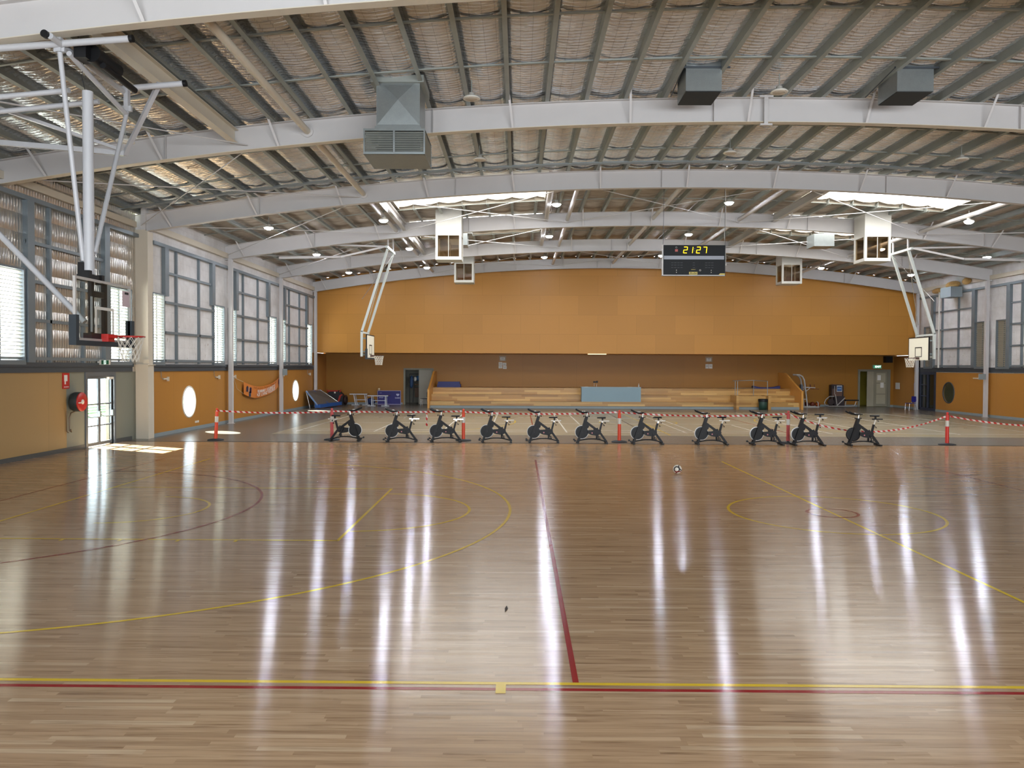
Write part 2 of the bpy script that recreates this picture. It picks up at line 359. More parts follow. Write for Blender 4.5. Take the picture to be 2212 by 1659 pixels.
for (x0, x1, y) in [(-8.7, .6, 30.6), (-8.7, .6, 31.4), (1.9, 12.3, 30.6), (1.9, 12.3, 31.4), (12.3, 20.6, 30.6), (-8.7, 20.6, 35.2), (-8.7, 20.6, 39.2), (-8.7, 20.6, 43.6)]:
    CL('badminton_line', strip(x0, x1, y-.03, y+.03, .005), WLINE)
CL('netball_line', strip(.6, .65, 30.2, 44.3, .006), RLINE); CL('netball_line', strip(10.6, 10.65, 30.2, 44.3, .006), RLINE)
CL('halfway_line', strip(5.72, 5.77, 29.4, 44.3, .006), YLINE); CL('volleyball_line', strip(4.95, 5.0, 31, 44, .0055), M('dark_line', (70, 58, 48), .3))
CL('centre_circle', arc(5.56, 36.2, 1.8, .05, 0, 2*PI, z=.006), YLINE)
CL('three_point_line', arc(5.56-12.425, 36.2, 6.75, .05, -1.3, 1.3, z=.006), YLINE); CL('three_point_line', arc(5.56+12.425, 36.2, 6.75, .05, PI-1.3, PI+1.3, z=.006), YLINE)
# ---- side walls
def holed(mb, X0, X1, y0, y1, z0, z1, cy_, cz, r, n=48):
    per = []; circ = []
    for i in range(n):
        a = 2*PI*i/n; c, s_ = math.cos(a), math.sin(a); circ.append((cy_+r*c, cz+r*s_))
        t = min([( (y1-cy_)/c if c > 1e-9 else 1e9), ((y0-cy_)/c if c < -1e-9 else 1e9), ((z1-cz)/s_ if s_ > 1e-9 else 1e9), ((z0-cz)/s_ if s_ < -1e-9 else 1e9)])
        per.append((cy_+t*c, cz+t*s_))
    v = [(X, p[0], p[1]) for X in (X0, X1) for ring in (circ, per) for p in ring]
    f = []
    for i in range(n):
        j = (i+1) % n; f.append((i, j, n+j, n+i)); f.append((2*n+i, 3*n+i, 3*n+j, 2*n+j)); f.append((i, 2*n+i, 2*n+j, j))
    mb.add(v, f)
    for (cyy, czz) in ((y0, z0), (y0, z1), (y1, z0), (y1, z1)):   # corner fill
        near = [k for k in range(n) if abs(per[k][0]-cyy) < .35*(y1-y0) and abs(per[k][1]-czz) < .35*(z1-z0)]
        A = [k for k in near if abs(per[k][0]-cyy) < 1e-6]; B = [k for k in near if abs(per[k][1]-czz) < 1e-6]
        if A and B:
            a = per[min(A, key=lambda k: abs(per[k][1]-czz))]; b = per[min(B, key=lambda k: abs(per[k][0]-cyy))]
            for X in (X0, X1): mb.add([(X, cyy, czz), (X, *a), (X, *b)], [(0, 1, 2)])
FZ = 2.34
wl = MB().box(XLN-.25, XLN, -8, 22.76, 0, FZ)
struct('wall_left', wl, ORL)
wg = MB().box(XLN-.25, XLN, 22.76, 23.84, 0, FZ).box(XLN-.25, XLN, 25.4, 26.9, 0, FZ).box(XLN-.25, XLN, 23.84, 25.4, 2.24, FZ)
struct('wall_left', wg, M('grey_green_lining', (128, 130, 118), .5, 0, .05, sc=1.))
wf = MB().box(XL-.07, XL, 27.0, 29.4, 0, FZ); holed(wf, XL-.07, XL, 29.4, 31.5, 0, FZ, 30.45, 1.13, .6); wf.box(XL-.07, XL, 31.5, 44.0, 0, FZ)
holed(wf, XL-.07, XL, 44.0, 46.1, 0, FZ, 45.03, 1.13, .6); wf.box(XL-.07, XL, 46.1, 48.7, 0, FZ).box(XL-.07, XL, 48.7, YK+.3, 0, 3.4)
struct('wall_left', wf, ORY)
wr = MB().box(XR, XR+.07, -8, 44.6, 0, FZ); holed(wr, XR, XR+.07, 44.6, 46.65, 0, FZ, 45.6, 1.17, .6); wr.box(XR, XR+.25, 46.65, 47.0, 0, FZ).box(XR, XR+.25, 48.85, YK+.3, 0, 3.4).box(XR, XR+.25, 47.0, 48.85, 2.36, FZ+.1)
struct('wall_right', wr, ORY)
# dark channel at mid height
struct('trim_2', MB().box(XLN-.02, XLN+.05, -8, 26.6, FZ, 2.52).box(XLN-.02, XLN+.09, -8, 26.6, 2.50, 2.62), DARKST)
struct('trim_3', MB().box(XL-.02, XL+.05, 27.3, 48.8, FZ, 2.50).box(XL-.02, XL+.09, 27.3, 48.8, 2.50, 2.60), DARKST)
struct('trim_4', MB().box(XR-.05, XR+.02, -8, 48.9, FZ+.03, 2.54).box(XR-.09, XR+.02, -8, 48.9, 2.54, 2.64), DARKST)
struct('baseboard_left', MB().box(XLN, XLN+.02, -8, 23.8, 0, .12).box(XLN, XLN+.02, 25.42, 26.6, 0, .12), M('dark_skirting', (80, 82, 80), .5))
struct('baseboard_left', MB().box(XL, XL+.02, 27.1, YK, 0, .13), GREYSK)
struct('baseboard_right', MB().box(XR-.02, XR, 20, 46.98, 0, .13).box(XR-.02, XR, 48.87, YK, 0, .13), GREYSK)
struct('baseboard_back', MB().box(XL, -7.8, YK-.02, YK, 0, .13).box(18, 22.7, YK-.02, YK, 0, .13).box(24.9, XR, YK-.02, YK, 0, .13), GREYSK)
# louvre bays along the upper side walls
LZ0, LZ1 = 2.68, 5.08
def upper_wall(name, X, side, spans, y0, y1, mat, ztop):
    t = X+side*.16; mb = MB(); a, b = sorted((X, t)); cur = y0
    for (s0, s1) in spans:
        if s0 > cur: mb.box(a, b, cur, s0, FZ, ztop)
        mb.box(a, b, s0, s1, FZ, LZ0); mb.box(a, b, s0, s1, LZ1, ztop); cur = s1
    if y1 > cur: mb.box(a, b, cur, y1, FZ, ztop)
    return struct(name, mb, mat)
WN = [0]
SLAT = M('louvre_slat', (176, 178, 172), .4, 0, .03); SLATR = M('louvre_slat_beige', (176, 168, 150), .5, 0, .05)
def louvre(X, side, s0, s1, closed=False, mull=True):
    WN[0] += 1; root = bpy.data.objects.new('window_%d' % WN[0], None); COL.objects.link(root); root['kind'] = 'structure'; root.location = (X, (s0+s1)/2, LZ0); WL[root.name] = (X, (s0+s1)/2, LZ0)
    i = -side  # towards the room
    fr = MB(); xa, xb = sorted((X+i*.10, X+side*.12))
    for q in (s0, s1-.06): fr.box(xa, xb, q, q+.06, LZ0-.12, LZ1+.04)
    fr.box(xa, xb, s0, s1, LZ1, LZ1+.05).box(xa, xb, s0, s1, LZ0-.12, LZ0)
    if mull: fr.box(X-.02, X+.02, (s0+s1)/2-.02, (s0+s1)/2+.02, LZ0, LZ1)
    obj('window_frame', fr, GIRT, root)
    sl = MB(); n = 24; tilt = .62 if not closed else .95
    for k in range(n):
        z = LZ0+(k+.5)*(LZ1-LZ0)/n; dx = .055*math.cos(tilt)*side; dz = -.055*math.sin(tilt)
        sl.bar((X+dx*0, s0+.05, z), (X, s1-.05, z),   .11, .016, up=(side*math.sin(tilt), 0, math.cos(tilt)))
    obj('louvre_slats', sl, SLATR if closed else SLAT, root)
    if closed: obj('louvre_backing', MB().box(min(X+side*.1, X+side*.14), max(X+side*.1, X+side*.14), s0, s1, LZ0, LZ1), M('louvre_back', (104, 98, 88), .6), root)
    return root
near_spans = [(5.2, 7.0), (12.9, 14.1), (18.9, 20.75), (25.05, 26.5)]
upper_wall('wall_left', XLN, -1, near_spans, -8, 26.95, FOILW, 8.4)
for s in near_spans: louvre(XLN, -1, *s, mull=True)
far_spans = [(27.25, 28.2), (32.75, 33.95), (34.55, 35.4), (40.05, 41.25), (41.95, 42.9), (47.2, 48.35)]
upper_wall('wall_left', XL, -1, far_spans, 26.95, 49.6, SARK, 8.3)
for s in far_spans: louvre(XL, -1, *s)
r_spans = [(39.9, 41.05), (41.75, 42.95), (47.3, 48.3)]
upper_wall('wall_right', XR, 1, r_spans, -8, 49.6, SARK, 8.2)
for s in r_spans: louvre(XR, 1, *s, closed=True)
TN = [4]
def framing(X, side, y0, y1, spans, studs, zt, girts):
    TN[0] += 1; i = -side; mb = MB()
    xa, xb = sorted((X+.002*i, X+.09*i)); xc, xd = sorted((X+.002*i, X+.14*i))
    for g in girts:
        for (a, b) in studs['g']: mb.box(xa, xb, a, b, g-.02, g+.02).box(*sorted((X+i*.075, X+i*.09)), a, b, g-.07, g+.02)
    for y in studs['thin']: mb.box(xa, xb, y-.045, y+.045, 2.62, zt)
    for y in studs['wide']: mb.box(xc, xd, y-.15, y+.15, LZ1 if any(a-.2 < y < b+.2 for a, b in spans) else 2.62, zt)
    mb.box(xc, xd, y0, y1, zt-.03, zt+.09)
    return struct('trim_%d' % TN[0], mb, GIRT)
gz = [2.75, 3.78, 4.88, 5.96]
for (y0, y1) in ((27.3, 34.2), (34.4, 41.5), (41.7, 48.8)):
    sp = [s for s in far_spans if y0-.3 < s[0] < y1]
    framing(XL, -1, y0, y1, sp, {'g': [(y0+1.0, y1-1.35)], 'thin': [y0+1.95, y0+4.0], 'wide': [y0+1.0, y1-1.55]}, 6.85, gz)
for (y0, y1) in ((27.2, 34.2), (34.4, 41.5), (41.7, 48.8)):
    framing(XR, 1, y0, y1, [], {'g': [(y0+1.4, y1-1.6)], 'thin': [y0+2.9, y0+4.6], 'wide': [y0+1.35, y1-1.5]}, 6.9, gz)
framing(XLN, -1, 13, 26.9, [], {'g': [(13, 18.8), (20.8, 25.0)], 'g2': 1, 'thin': [14.5, 16.0, 17.4, 21.9, 23.6], 'wide': [20.95, 24.85]}, 7.0, [2.75, 3.8, 4.85, 5.9])
# eaves members
struct('trim_20', MB().box(XL, XL+.14, 27.3, 48.8, 7.28, 7.5), CREAM); struct('trim_21', MB().box(XR-.14, XR, 12, 48.8, 7.3, 7.52), CREAM); struct('trim_22', MB().box(XLN+.0, XLN+.12, 12, 26.8, 7.3, 7.5), CREAM)
# portholes
def porthole(X, side, cy_, cz, mat, glass):
    WN[0] += 1; mb = MB().torus((X-side*.0, cy_, cz), .6, .035, 'x', 48, 8)
    o = struct('window_%d' % WN[0], mb, mat); obj('window_pane', MB().cyl((X+side*.03, cy_, cz), (X+side*.04, cy_, cz), .6, 40), glass, o)
porthole(XL, -1, 30.45, 1.13, WPAINT, GLASS); porthole(XL, -1, 45.03, 1.13, WPAINT, GLASS)
porthole(XR, 1, 45.6, 1.17, DARKST, GLASS)
# glazed door on the left
d1 = struct('door_1', MB().box(XLN-.14, XLN+.04, 23.72, 23.84, 0, 2.24).box(XLN-.14, XLN+.04, 25.4, 25.5, 0, 2.24).box(XLN-.14, XLN+.04, 23.72, 25.5, 2.2, 2.36), M('door_frame_grey', (104, 110, 116), .4, .2))
for (a, b) in ((23.84, 24.62), (24.62, 25.4)):
    mb = MB()
    for q in (a, b-.07): mb.box(XLN-.08, XLN-.03, q, q+.07, .02, 2.2)
    for z in (.02, .62, 1.30, 2.12): mb.box(XLN-.08, XLN-.03, a, b, z, z+(.1 if z in (.02, 2.12) else .04))
    lf = obj('door_leaf', mb, M('door_frame_grey', (0, 0, 0)), d1); obj('door_pane', MB().box(XLN-.06, XLN-.055, a+.07, b-.07, .1, 2.14), GLASS, lf)
    obj('push_bar', MB().tube([(XLN-.03, a+.08, .98), (XLN+.07, a+.10, .92), (XLN+.07, b-.12, .92), (XLN-.03, b-.08, .98)], .016, 8).box(XLN-.03, XLN+.05, b-.12, b-.04, .9, 1.1), GREYSK, lf)
obj('door_closer', MB().box(XLN-.03, XLN+.06, 25.05, 25.32, 2.1, 2.18).bar((XLN+.03, 25.1, 2.2), (XLN+.02, 24.7, 2.22), .02, .02), WPAINT, d1)
# outside, seen through the door and portholes
struct('ground', MB().box(-60, XL-.08, -10, 80, -.3, -.05), M('concrete_apron', (214, 218, 222), .8, 0, .08))
struct('ground', MB().box(-34, -22, 20, 60, -.05, -.02), M('lawn', (126, 156, 78), .9, 0, .2, sc=.8))
b = thing('park_bench', (-17, 24+6.4, -.02), 'green slatted bench outside the glazed door', 'bench')
L = (-17.5, 31.5)
for k in range(4): obj('bench_slat', MB().box(-17.5+.1*k, -17.5+.1*k+.07, 30.2, 34.6, .43, .46), M('bench_green', (40, 130, 80), .5), b)
for k in range(3): obj('bench_slat', MB().box(-17.52, -17.49, 30.2, 34.6, .55+.11*k, .62+.11*k), M('bench_green', (0, 0, 0)), b)
for y in (30.5, 34.3): obj('bench_leg', MB().box(-17.5, -17.1, y, y+.06, -.02, .43), GREYSK, b)
# ---- end wall behind the camera
struct('wall_front', MB().box(-14.2, 25.6, -8.3, -8.1, 0, 8.6), WPAINT)
# ---- hanging orange wall and recess
n = 60; v = []
for i in range(n+1):
    x = XL-.1+(XR-XL+.2)*i/n
    for (y, z) in ((YU, 3.42), (YU, ZF(x)), (YU+.15, ZF(x)), (YU+.15, 3.42)): v.append((x, y, z))
struct('wall_back', MB().add(v, [(4*i+k, 4*i+(k+1) % 4, 4*i+4+(k+1) % 4, 4*i+4+k) for i in range(n) for k in range(4)]), ORX)
struct('ceiling', MB().box(XL-.1, XR+.1, YU+.15, YK+.3, 3.42, 3.6), M('soffit_lining', (196, 140, 70), .5))
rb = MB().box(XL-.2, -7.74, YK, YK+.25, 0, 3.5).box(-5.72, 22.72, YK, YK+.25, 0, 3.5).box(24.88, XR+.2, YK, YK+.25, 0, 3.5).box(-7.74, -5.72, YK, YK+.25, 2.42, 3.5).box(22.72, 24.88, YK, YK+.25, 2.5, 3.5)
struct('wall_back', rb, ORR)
STORE = M('store_wall', (150, 146, 132), .7)
struct('wall_store', MB().box(-8.2, -5.2, 55.0, 55.2, -.1, 3).box(-8.2, -8.1, YK+.25, 55, -.1, 3).box(-5.3, -5.2, YK+.25, 55, -.1, 3).box(-8.2, -5.2, YK+.25, 55.2, 2.9, 3.0), STORE)
struct('wall_corridor', MB().box(22.2, 25.2, 55.0, 55.2, -.1, 3).box(22.2, 22.3, YK+.25, 55, -.1, 3).box(25.1, 25.2, YK+.25, 55, -.1, 3).box(22.2, 25.2, YK+.25, 55.2, 2.9, 3.0), M('corridor_wall', (190, 172, 60), .7))
FRM = M('door_frame_beige', (128, 126, 112), .5)
d2 = struct('door_2', MB().box(-7.74, -7.62, YK-.04, YK+.2, 0, 2.42).box(-5.84, -5.72, YK-.04, YK+.2, 0, 2.42).box(-7.74, -5.72, YK-.04, YK+.2, 2.32, 2.44), FRM)
obj('door_leaf', MB().box(-6.72, -5.84, YK+.04, YK+.09, .02, 2.32), M('door_leaf_grey', (150, 146, 134), .45), d2)
d3 = struct('door_3', MB().box(22.72, 22.86, YK-.04, YK+.2, 0, 2.5).box(24.70, 24.88, YK-.04, YK+.2, 0, 2.5).box(22.72, 24.88, YK-.04, YK+.2, 2.36, 2.5), FRM)
obj('door_leaf', MB().box(23.35, 23.80, YK+.03, YK+.08, .02, 2.36), M('door_leaf_pale', (164, 158, 138), .5), d3)
lf = obj('door_leaf', MB().box(23.80, 24.70, YK+.0, YK+.06, .02, 2.36), M('door_leaf_stone', (140, 136, 118), .5), d3)
obj('door_panel', MB().box(23.96, 24.56, YK-.015, YK, 1.62, 2.25).box(23.96, 24.56, YK-.015, YK, .88, 1.55).box(23.96, 24.56, YK-.015, YK, .2, .82), M('door_panel', (172, 166, 144), .5), lf)
# glazed door right wall
DKF = M('dark_door_frame', (50, 56, 72), .4, .2)
d4 = struct('door_4', MB().box(XR-.06, XR+.14, 46.98, 47.12, 0, 2.38).box(XR-.06, XR+.14, 48.72, 48.87, 0, 2.38).box(XR-.06, XR+.14, 46.98, 48.87, 2.2, 2.38).box(XR-.04, XR+.1, 47.85, 48.0, 0, 2.3).box(XR-.04, XR+.1, 47.0, 48.8, 0, .16).box(XR-.03, XR+.05, 47.9, 48.8, .86, .91).box(XR-.03, XR+.05, 47.9, 48.8, 1.54, 1.59), DKF)
obj('door_pane', MB().box(XR+.02, XR+.03, 47.95, 48.75, .15, 2.25).box(XR+.02, XR+.03, 47.1, 47.9, .15, 2.25), m_glass('dim_glass', (.55, .56, .5, 1), .1), d4)
struct('wall_annex', MB().box(XR+1.6, XR+1.7, 43.5, 50, 0, 2.9).box(XR+.26, XR+1.7, 43.4, 43.5, 0, 2.9).box(XR+.26, XR+1.7, 50, 50.1, 0, 2.9).box(XR+.26, XR+1.7, 43.4, 50.1, 2.9, 3.0).box(XR+.26, XR+1.7, 43.4, 50.1, -.2, 0), M('annex_wall', (196, 190, 160), .7))
# ------------------------------------------------------------------ roof
PX = [-.3+.99*k for k in range(-14, 27)]
def roof_foil(name, y0, y1, dy, mat, ripple, holes=(), lift=0.):
    xs = []
    for a, b in zip(PX[:-1], PX[1:]):
        for t in ((0, .08, .22, .38, .5, .62, .78, .92) if ripple else (0, .12, .35, .65, .88)): xs.append((a+(b-a)*t, 4*t*(1-t)))
    xs.append((PX[-1], 0)); ny = int(round((y1-y0)/dy)); ys = [y0+(y1-y0)*j/ny for j in range(ny+1)]
    rnd = random.Random(3); ph = [rnd.uniform(0, .9) for _ in PX]; am = [rnd.uniform(.7, 1.25) for _ in range(2000)]
    v = []; nx = len(xs); nper = 8 if ripple else 5
    for j, y in enumerate(ys):
        for i, (x, s_) in enumerate(xs):
            z = ZF(x)-.085*s_+lift
            if ripple:
                b_ = min(i//nper, len(ph)-1); u = y/.145+ph[b_]+.25*math.sin(y*1.3+b_)+.12*math.sin(x*6); fr = u-math.floor(u)
                z += (abs(math.sin(PI*fr))-.5)*.058*am[(int(u)*7+b_*31) % 2000]*(.35+.65*s_)
            v.append((x, y, z))
    f = []
    for j in range(ny):
        ym = (ys[j]+ys[j+1])/2
        for i in range(nx-1):
            xm = (xs[i][0]+xs[i+1][0])/2
            if any(h[0] < xm < h[1] and h[2] < ym < h[3] for h in holes): continue
            f.append((j*nx+i, (j+1)*nx+i, (j+1)*nx+i+1, j*nx+i+1))
    mb = MB(); mb.add(v, f, True); return struct(name, mb, mat)
_xa, _xb, _xc, _xd = PX[9]+.35*.99, PX[15]+.35*.99, PX[25]+.65*.99, PX[31]+.65*.99
SKL = [(x0, x1, y0, y1) for y0, y1 in ((27.75, 31.75), (35.0, 38.9)) for x0, x1 in ((_xa, _xb), (_xc, _xd))]
SKN = []
roof_foil('ceiling', 12.0, 27.2, .0181, FOIL, True)
roof_foil('ceiling', 27.0, 49.6, .25, BLANK, False, SKL, .04)
roof_foil('ceiling', -8.2, 12.3, .5, FOIL, False, SKN, .06)
for i, (x0, x1, y0, y1) in enumerate(SKL+SKN):
    v = []; nn = 12; top = MB(); sh = MB()
    def zz(x): return ZF(x)+.30
    for k in range(nn):
        a, b_ = x0+(x1-x0)*k/nn, x0+(x1-x0)*(k+1)/nn
        top.add([(a, y0-.3, zz(a)), (a, y1+.3, zz(a)), (b_, y1+.3, zz(b_)), (b_, y0-.3, zz(b_))], [(0, 1, 2, 3)])
        for y in (y0-.3, y1+.3): sh.add([(a, y, zz(a)), (b_, y, zz(b_)), (b_, y, ZF(b_)-.1), (a, y, ZF(a)-.1)], [(0, 1, 2, 3)])
    for x in (x0, x1): sh.add([(x, y0-.3, zz(x)), (x, y1+.3, zz(x)), (x, y1+.3, ZF(x)-.12), (x, y0-.3, ZF(x)-.12)], [(0, 1, 2, 3)])
    WN[0] += 1; o = struct('window_%d' % WN[0], sh, CREAM); obj('skylight_sheet', top, SKYM, o)
def rot_pts(mb_pts, x): return mb_pts
for x in PX[:-1]:
    sl = -.0086*(x-6.1); nrm = Vector((-sl, 0, 1)).normalized(); tn = Vector((nrm.z, 0, -nrm.x))
    mb = MB(); zb = ZT(x); sg = 1
    inter = [s for s in SKL+SKN if s[0] < x < s[1]]
    segs = []; cur = -8.0
    for s in sorted(inter, key=lambda q: q[2]): segs.append((cur, s[2])); cur = s[3]
    segs.append((cur, YU))
    def Pt(u, h, y): q = tn*u+nrm*h; return (x+q.x, y, zb+q.z)
    prof = [(-.05, 0), (.05, 0), (.05, .022), (.046, .022), (.046, .004), (-.046, .004), (-.046, .21), (-.05, .21)]
    for (a, b_) in segs:
        m_ = len(prof); v = [Pt(u, h, y) for y in (a, b_) for u, h in prof]
        mb = MB().add(v, [tuple(range(m_)), tuple(reversed(range(m_, 2*m_)))]+[(i, m_+i, m_+(i+1) % m_, (i+1) % m_) for i in range(m_)])
        tag(obj('roof_purlin', mb, GALVD), 'long galvanised purlin running down the roof under the insulation', 'purlin', 'roof purlins under the insulation')
def arcbar(mb, x0, x1, y, zoff, w_, h, n=40):
    v = []
    for i in range(n+1):
        x = x0+(x1-x0)*i/n; z = ZB(x)+zoff
        v += [(x, y-w_/2, z), (x, y+w_/2, z), (x, y+w_/2, z+h), (x, y-w_/2, z+h)]
    f = [(4*i+k, 4*i+(k+1) % 4, 4*i+4+(k+1) % 4, 4*i+4+k) for i in range(n) for k in range(4)]+[(0, 3, 2, 1), (4*n, 4*n+1, 4*n+2, 4*n+3)]
    return mb.add(v, f)
NTH = ['nearest', 'second nearest', 'third', 'fourth', 'fifth', 'farthest']
WHERE = ['cutting across the top left corner', 'behind the big supply duct', 'landing on the wide cream column', 'carrying the first pair of skylights before it', 'above the middle louvre bay', 'along the top of the orange wall']
for i, y in enumerate(RY):
    x0, x1 = (XL-.05, XR+.05) if y > 27.5 else ((XL-.7, XR+.2) if y > 27 else (XLN-.1, XR+.2))
    r = thing('roof_rafter', (6.1, y, 8.76), 'white arched steel rafter, %s one, %s' % (NTH[i], WHERE[i]), 'beam', 'arched roof rafters')
    obj('web', arcbar(MB(), x0, x1, y, .015, .014, .59), WSTEEL, r)
    obj('bottom_flange', arcbar(MB(), x0, x1, y, 0, .22, .016), CREAM if i < 2 else WSTEEL, r); obj('top_flange', arcbar(MB(), x0, x1, y, .604, .22, .016), WSTEEL, r)
    for k in range(2, 38, 3):
        x = PX[k]+.12
        if not x0 < x < x1: continue
        dx = (x-6.1)*.018+.02
        obj('fly_brace', MB().bar((x, y-.1, ZB(x)+.02), (x+dx, y-.42, ZT(x+dx)+.12), .055, .012, up=(0, 1, 0)), WSTEEL, r)
    for x in (-9.0, -2.2, 4.9, 12.6, 20.3): obj('web_stiffener', MB().box(x-.006, x+.006, y-.1, y+.1, ZB(x)+.01, ZB(x)+.61), WSTEEL, r)
    if i in (2, 3): obj('bolt_plate', MB().box(-9.6, -9.0, y-.125, y-.11, ZB(-9.3)+.05, ZB(-9.3)+.6) if False else MB().box(-8.8, -8.3, y-.13, y-.115, ZB(-8.55)-.02, ZB(-8.55)+.0), WSTEEL, r)
tag(obj('clamp_bracket', MB().box(6.14, 6.24, 19.74, 19.78, 8.70, 9.40).box(6.02, 6.36, 19.72, 19.8, 9.36, 9.40).box(6.04, 6.34, 19.72, 19.8, 8.66, 8.70), WSTEEL), 'small white clamp bracket on the face of the second rafter, right of mid roof', 'bracket')
# bridging bars, cable tray
for i, y in enumerate((15.1, 17.5, 22.3, 24.7, 29.5, 32.0, 36.7, 39.3, 44.0, 46.4)):
    segs = [(XLN, XR)]
    for s in SKL:
        if s[2] < y < s[3]:
            ns = []
            for (a, b_) in segs:
                if a < s[0] and b_ > s[1]: ns += [(a, s[0]), (s[1], b_)]
                else: ns.append((a, b_))
            segs = ns
    for q, (a, b_) in enumerate(segs):
        part_ = '' if len(segs) == 1 else [', left length', ', middle length between the skylights', ', right length'][q]
        tag(obj('bridging_bar', arcbar(MB(), a, b_, y, .70, .07 if i < 4 else .05, .03), GALVD), 'flat galvanised bar bridging the purlins, %s row from the camera%s' % (['nearest', 'second', 'third', 'fourth', 'fifth', 'sixth', 'seventh', 'eighth', 'ninth', 'farthest'][i], part_), 'brace', 'purlin bridging rows')
ct = MB(); arcbar(ct, XLN, XR, 25.9, .60, .012, .05, 60); arcbar(ct, XLN, XR, 26.1, .60, .012, .05, 60); arcbar(ct, XLN, XR, 26.0, .60, .2, .006, 60)
tag(obj('cable_tray', ct, GALV), 'galvanised cable tray curving across the roof before the third rafter', 'cable tray')
# tube struts between rafters
bays = list(zip(RY[:-1], RY[1:])); BN = ['first', 'second', 'third', 'fourth', 'fifth']
for bi, (a, b_) in enumerate(bays):
    xs = [-5.4] if bi < 2 else [-5.4, 2.1, 5.85, 9.6, 17.5]
    for k, x in enumerate(xs):
        z = ZB(x)+.33; pos = (ORD[k] if k < 4 and len(xs) > 1 else 'rightmost') if len(xs) > 1 else 'only one'
        r = thing('strut_tube', (x, a, z), 'white round strut tube in the %s roof bay, %s of that bay' % (BN[bi], pos), 'strut', 'strut tubes between the rafters')
        obj('tube', MB().cyl((x, a+.05, z), (x, b_-.05, z), .085, 16), CREAM if bi < 2 else WSTEEL, r)
        obj('end_plate', MB().cyl((x, b_-.05, z), (x, b_-.012, z), .15, 16), WSTEEL, r); obj('end_plate', MB().cyl((x, a+.012, z), (x, a+.05, z), .15, 16), WSTEEL, r)
x = -7.25; z = ZB(x)+.38
tag(obj('channel_strut', MB().box(x-.1, x+.1, 12.85, 19.85, z-.17, z-.155).box(x-.1, x+.1, 12.85, 19.85, z+.155, z+.17).box(x-.006, x+.006, 12.85, 19.85, z-.16, z+.16), CREAM), 'deep cream steel channel above the near hoop frame', 'strut')
for bi in (2, 3):
    a, b_ = bays[bi]
    for k, (x, w2) in enumerate(((SKL[0][0]-.12, 0), (SKL[0][1]+.12, 0), (SKL[1][0]-.12, 0))):
        z = ZB(x)+.42
        tag(obj('skylight_trimmer', MB().box(x-.09, x+.09, a+.02, b_-.02, z-.14, z-.128).box(x-.006, x+.006, a+.02, b_-.02, z-.14, z+.16).box(x-.09, x+.09, a+.02, b_-.02, z+.15, z+.162), WSTEEL), 'white steel trimmer beam %s in the %s roof bay' % (['left of the left skylight', 'right of the left skylight', 'left of the right skylight'][k], BN[bi]), 'beam', 'trimmer beams beside the skylights')
# cross bracing rods
def rod(a, b_, label, i=0):
    r = thing('bracing_rod', a, label, 'rod', 'roof bracing rods'); a, b_ = Vector(a), Vector(b_)
    obj('rod', MB().cyl(a, b_, .014, 8), WSTEEL, r); m1 = a.lerp(b_, .36); d = (b_-a).normalized()
    s_ = d.cross(Vector((0, 0, 1))).normalized()*.035
    obj('turnbuckle', MB().cyl(m1-d*.22+s_, m1+d*.22+s_, .010, 6).cyl(m1-d*.22-s_, m1+d*.22-s_, .010, 6), WSTEEL, r)
NB = RY[2]; zr = lambda x: ZB(x)+.12
rod((-13.1, 26.95, 7.4), (-6.9, 20.0, zr(-6.9)), 'slim rod from cream column head to the second rafter')
rod((-12.9, 20.0, zr(-12.9)), (-5.5, 26.95, zr(-5.5)+.1), 'slim rod crossing behind the near hoop mast')
rod((-11.9, 13.0, zr(-11.9)), (-6.9, 19.8, zr(-6.9)), 'slim rod at far left below the foil, nearest bay')
for (x0, x1, nm) in ((-5.4, 2.1, 'left skylight'), (2.1, 9.6, 'middle strut tubes'), (9.6, 17.5, 'right skylight')):
    for bi in (2, 3, 4):
        a, b_ = bays[bi]
        if nm == 'middle strut tubes' and bi == 3: continue
        rod((x0, a+.1, ZB(x0)+.2), (x1, b_-.1, ZB(x1)+.2), 'slim rod receding to the right below the %s in the %s bay' % (nm, BN[bi]))
        rod((x1, a+.1, ZB(x1)+.2), (x0, b_-.1, ZB(x0)+.2), 'slim rod receding to the left below the %s in the %s bay' % (nm, BN[bi]))
for bi in (2, 3):
    a, b_ = bays[bi]
    rod((-12.8, a+.1, ZB(-12.8)+.2), (-5.4, b_-.1, ZB(-5.4)+.2), 'slim rod from the left eave receding to the right in the %s bay' % BN[bi])
    rod((-5.4, a+.1, ZB(-5.4)+.2), (-12.8, b_-.1, ZB(-12.8)+.2), 'slim rod receding to the left eave in the %s bay' % BN[bi])
    rod((24.9, a+.1, ZB(24.9)+.2), (17.5, b_-.1, ZB(17.5)+.2), 'slim rod from the right eave receding to the left in the %s bay' % BN[bi])
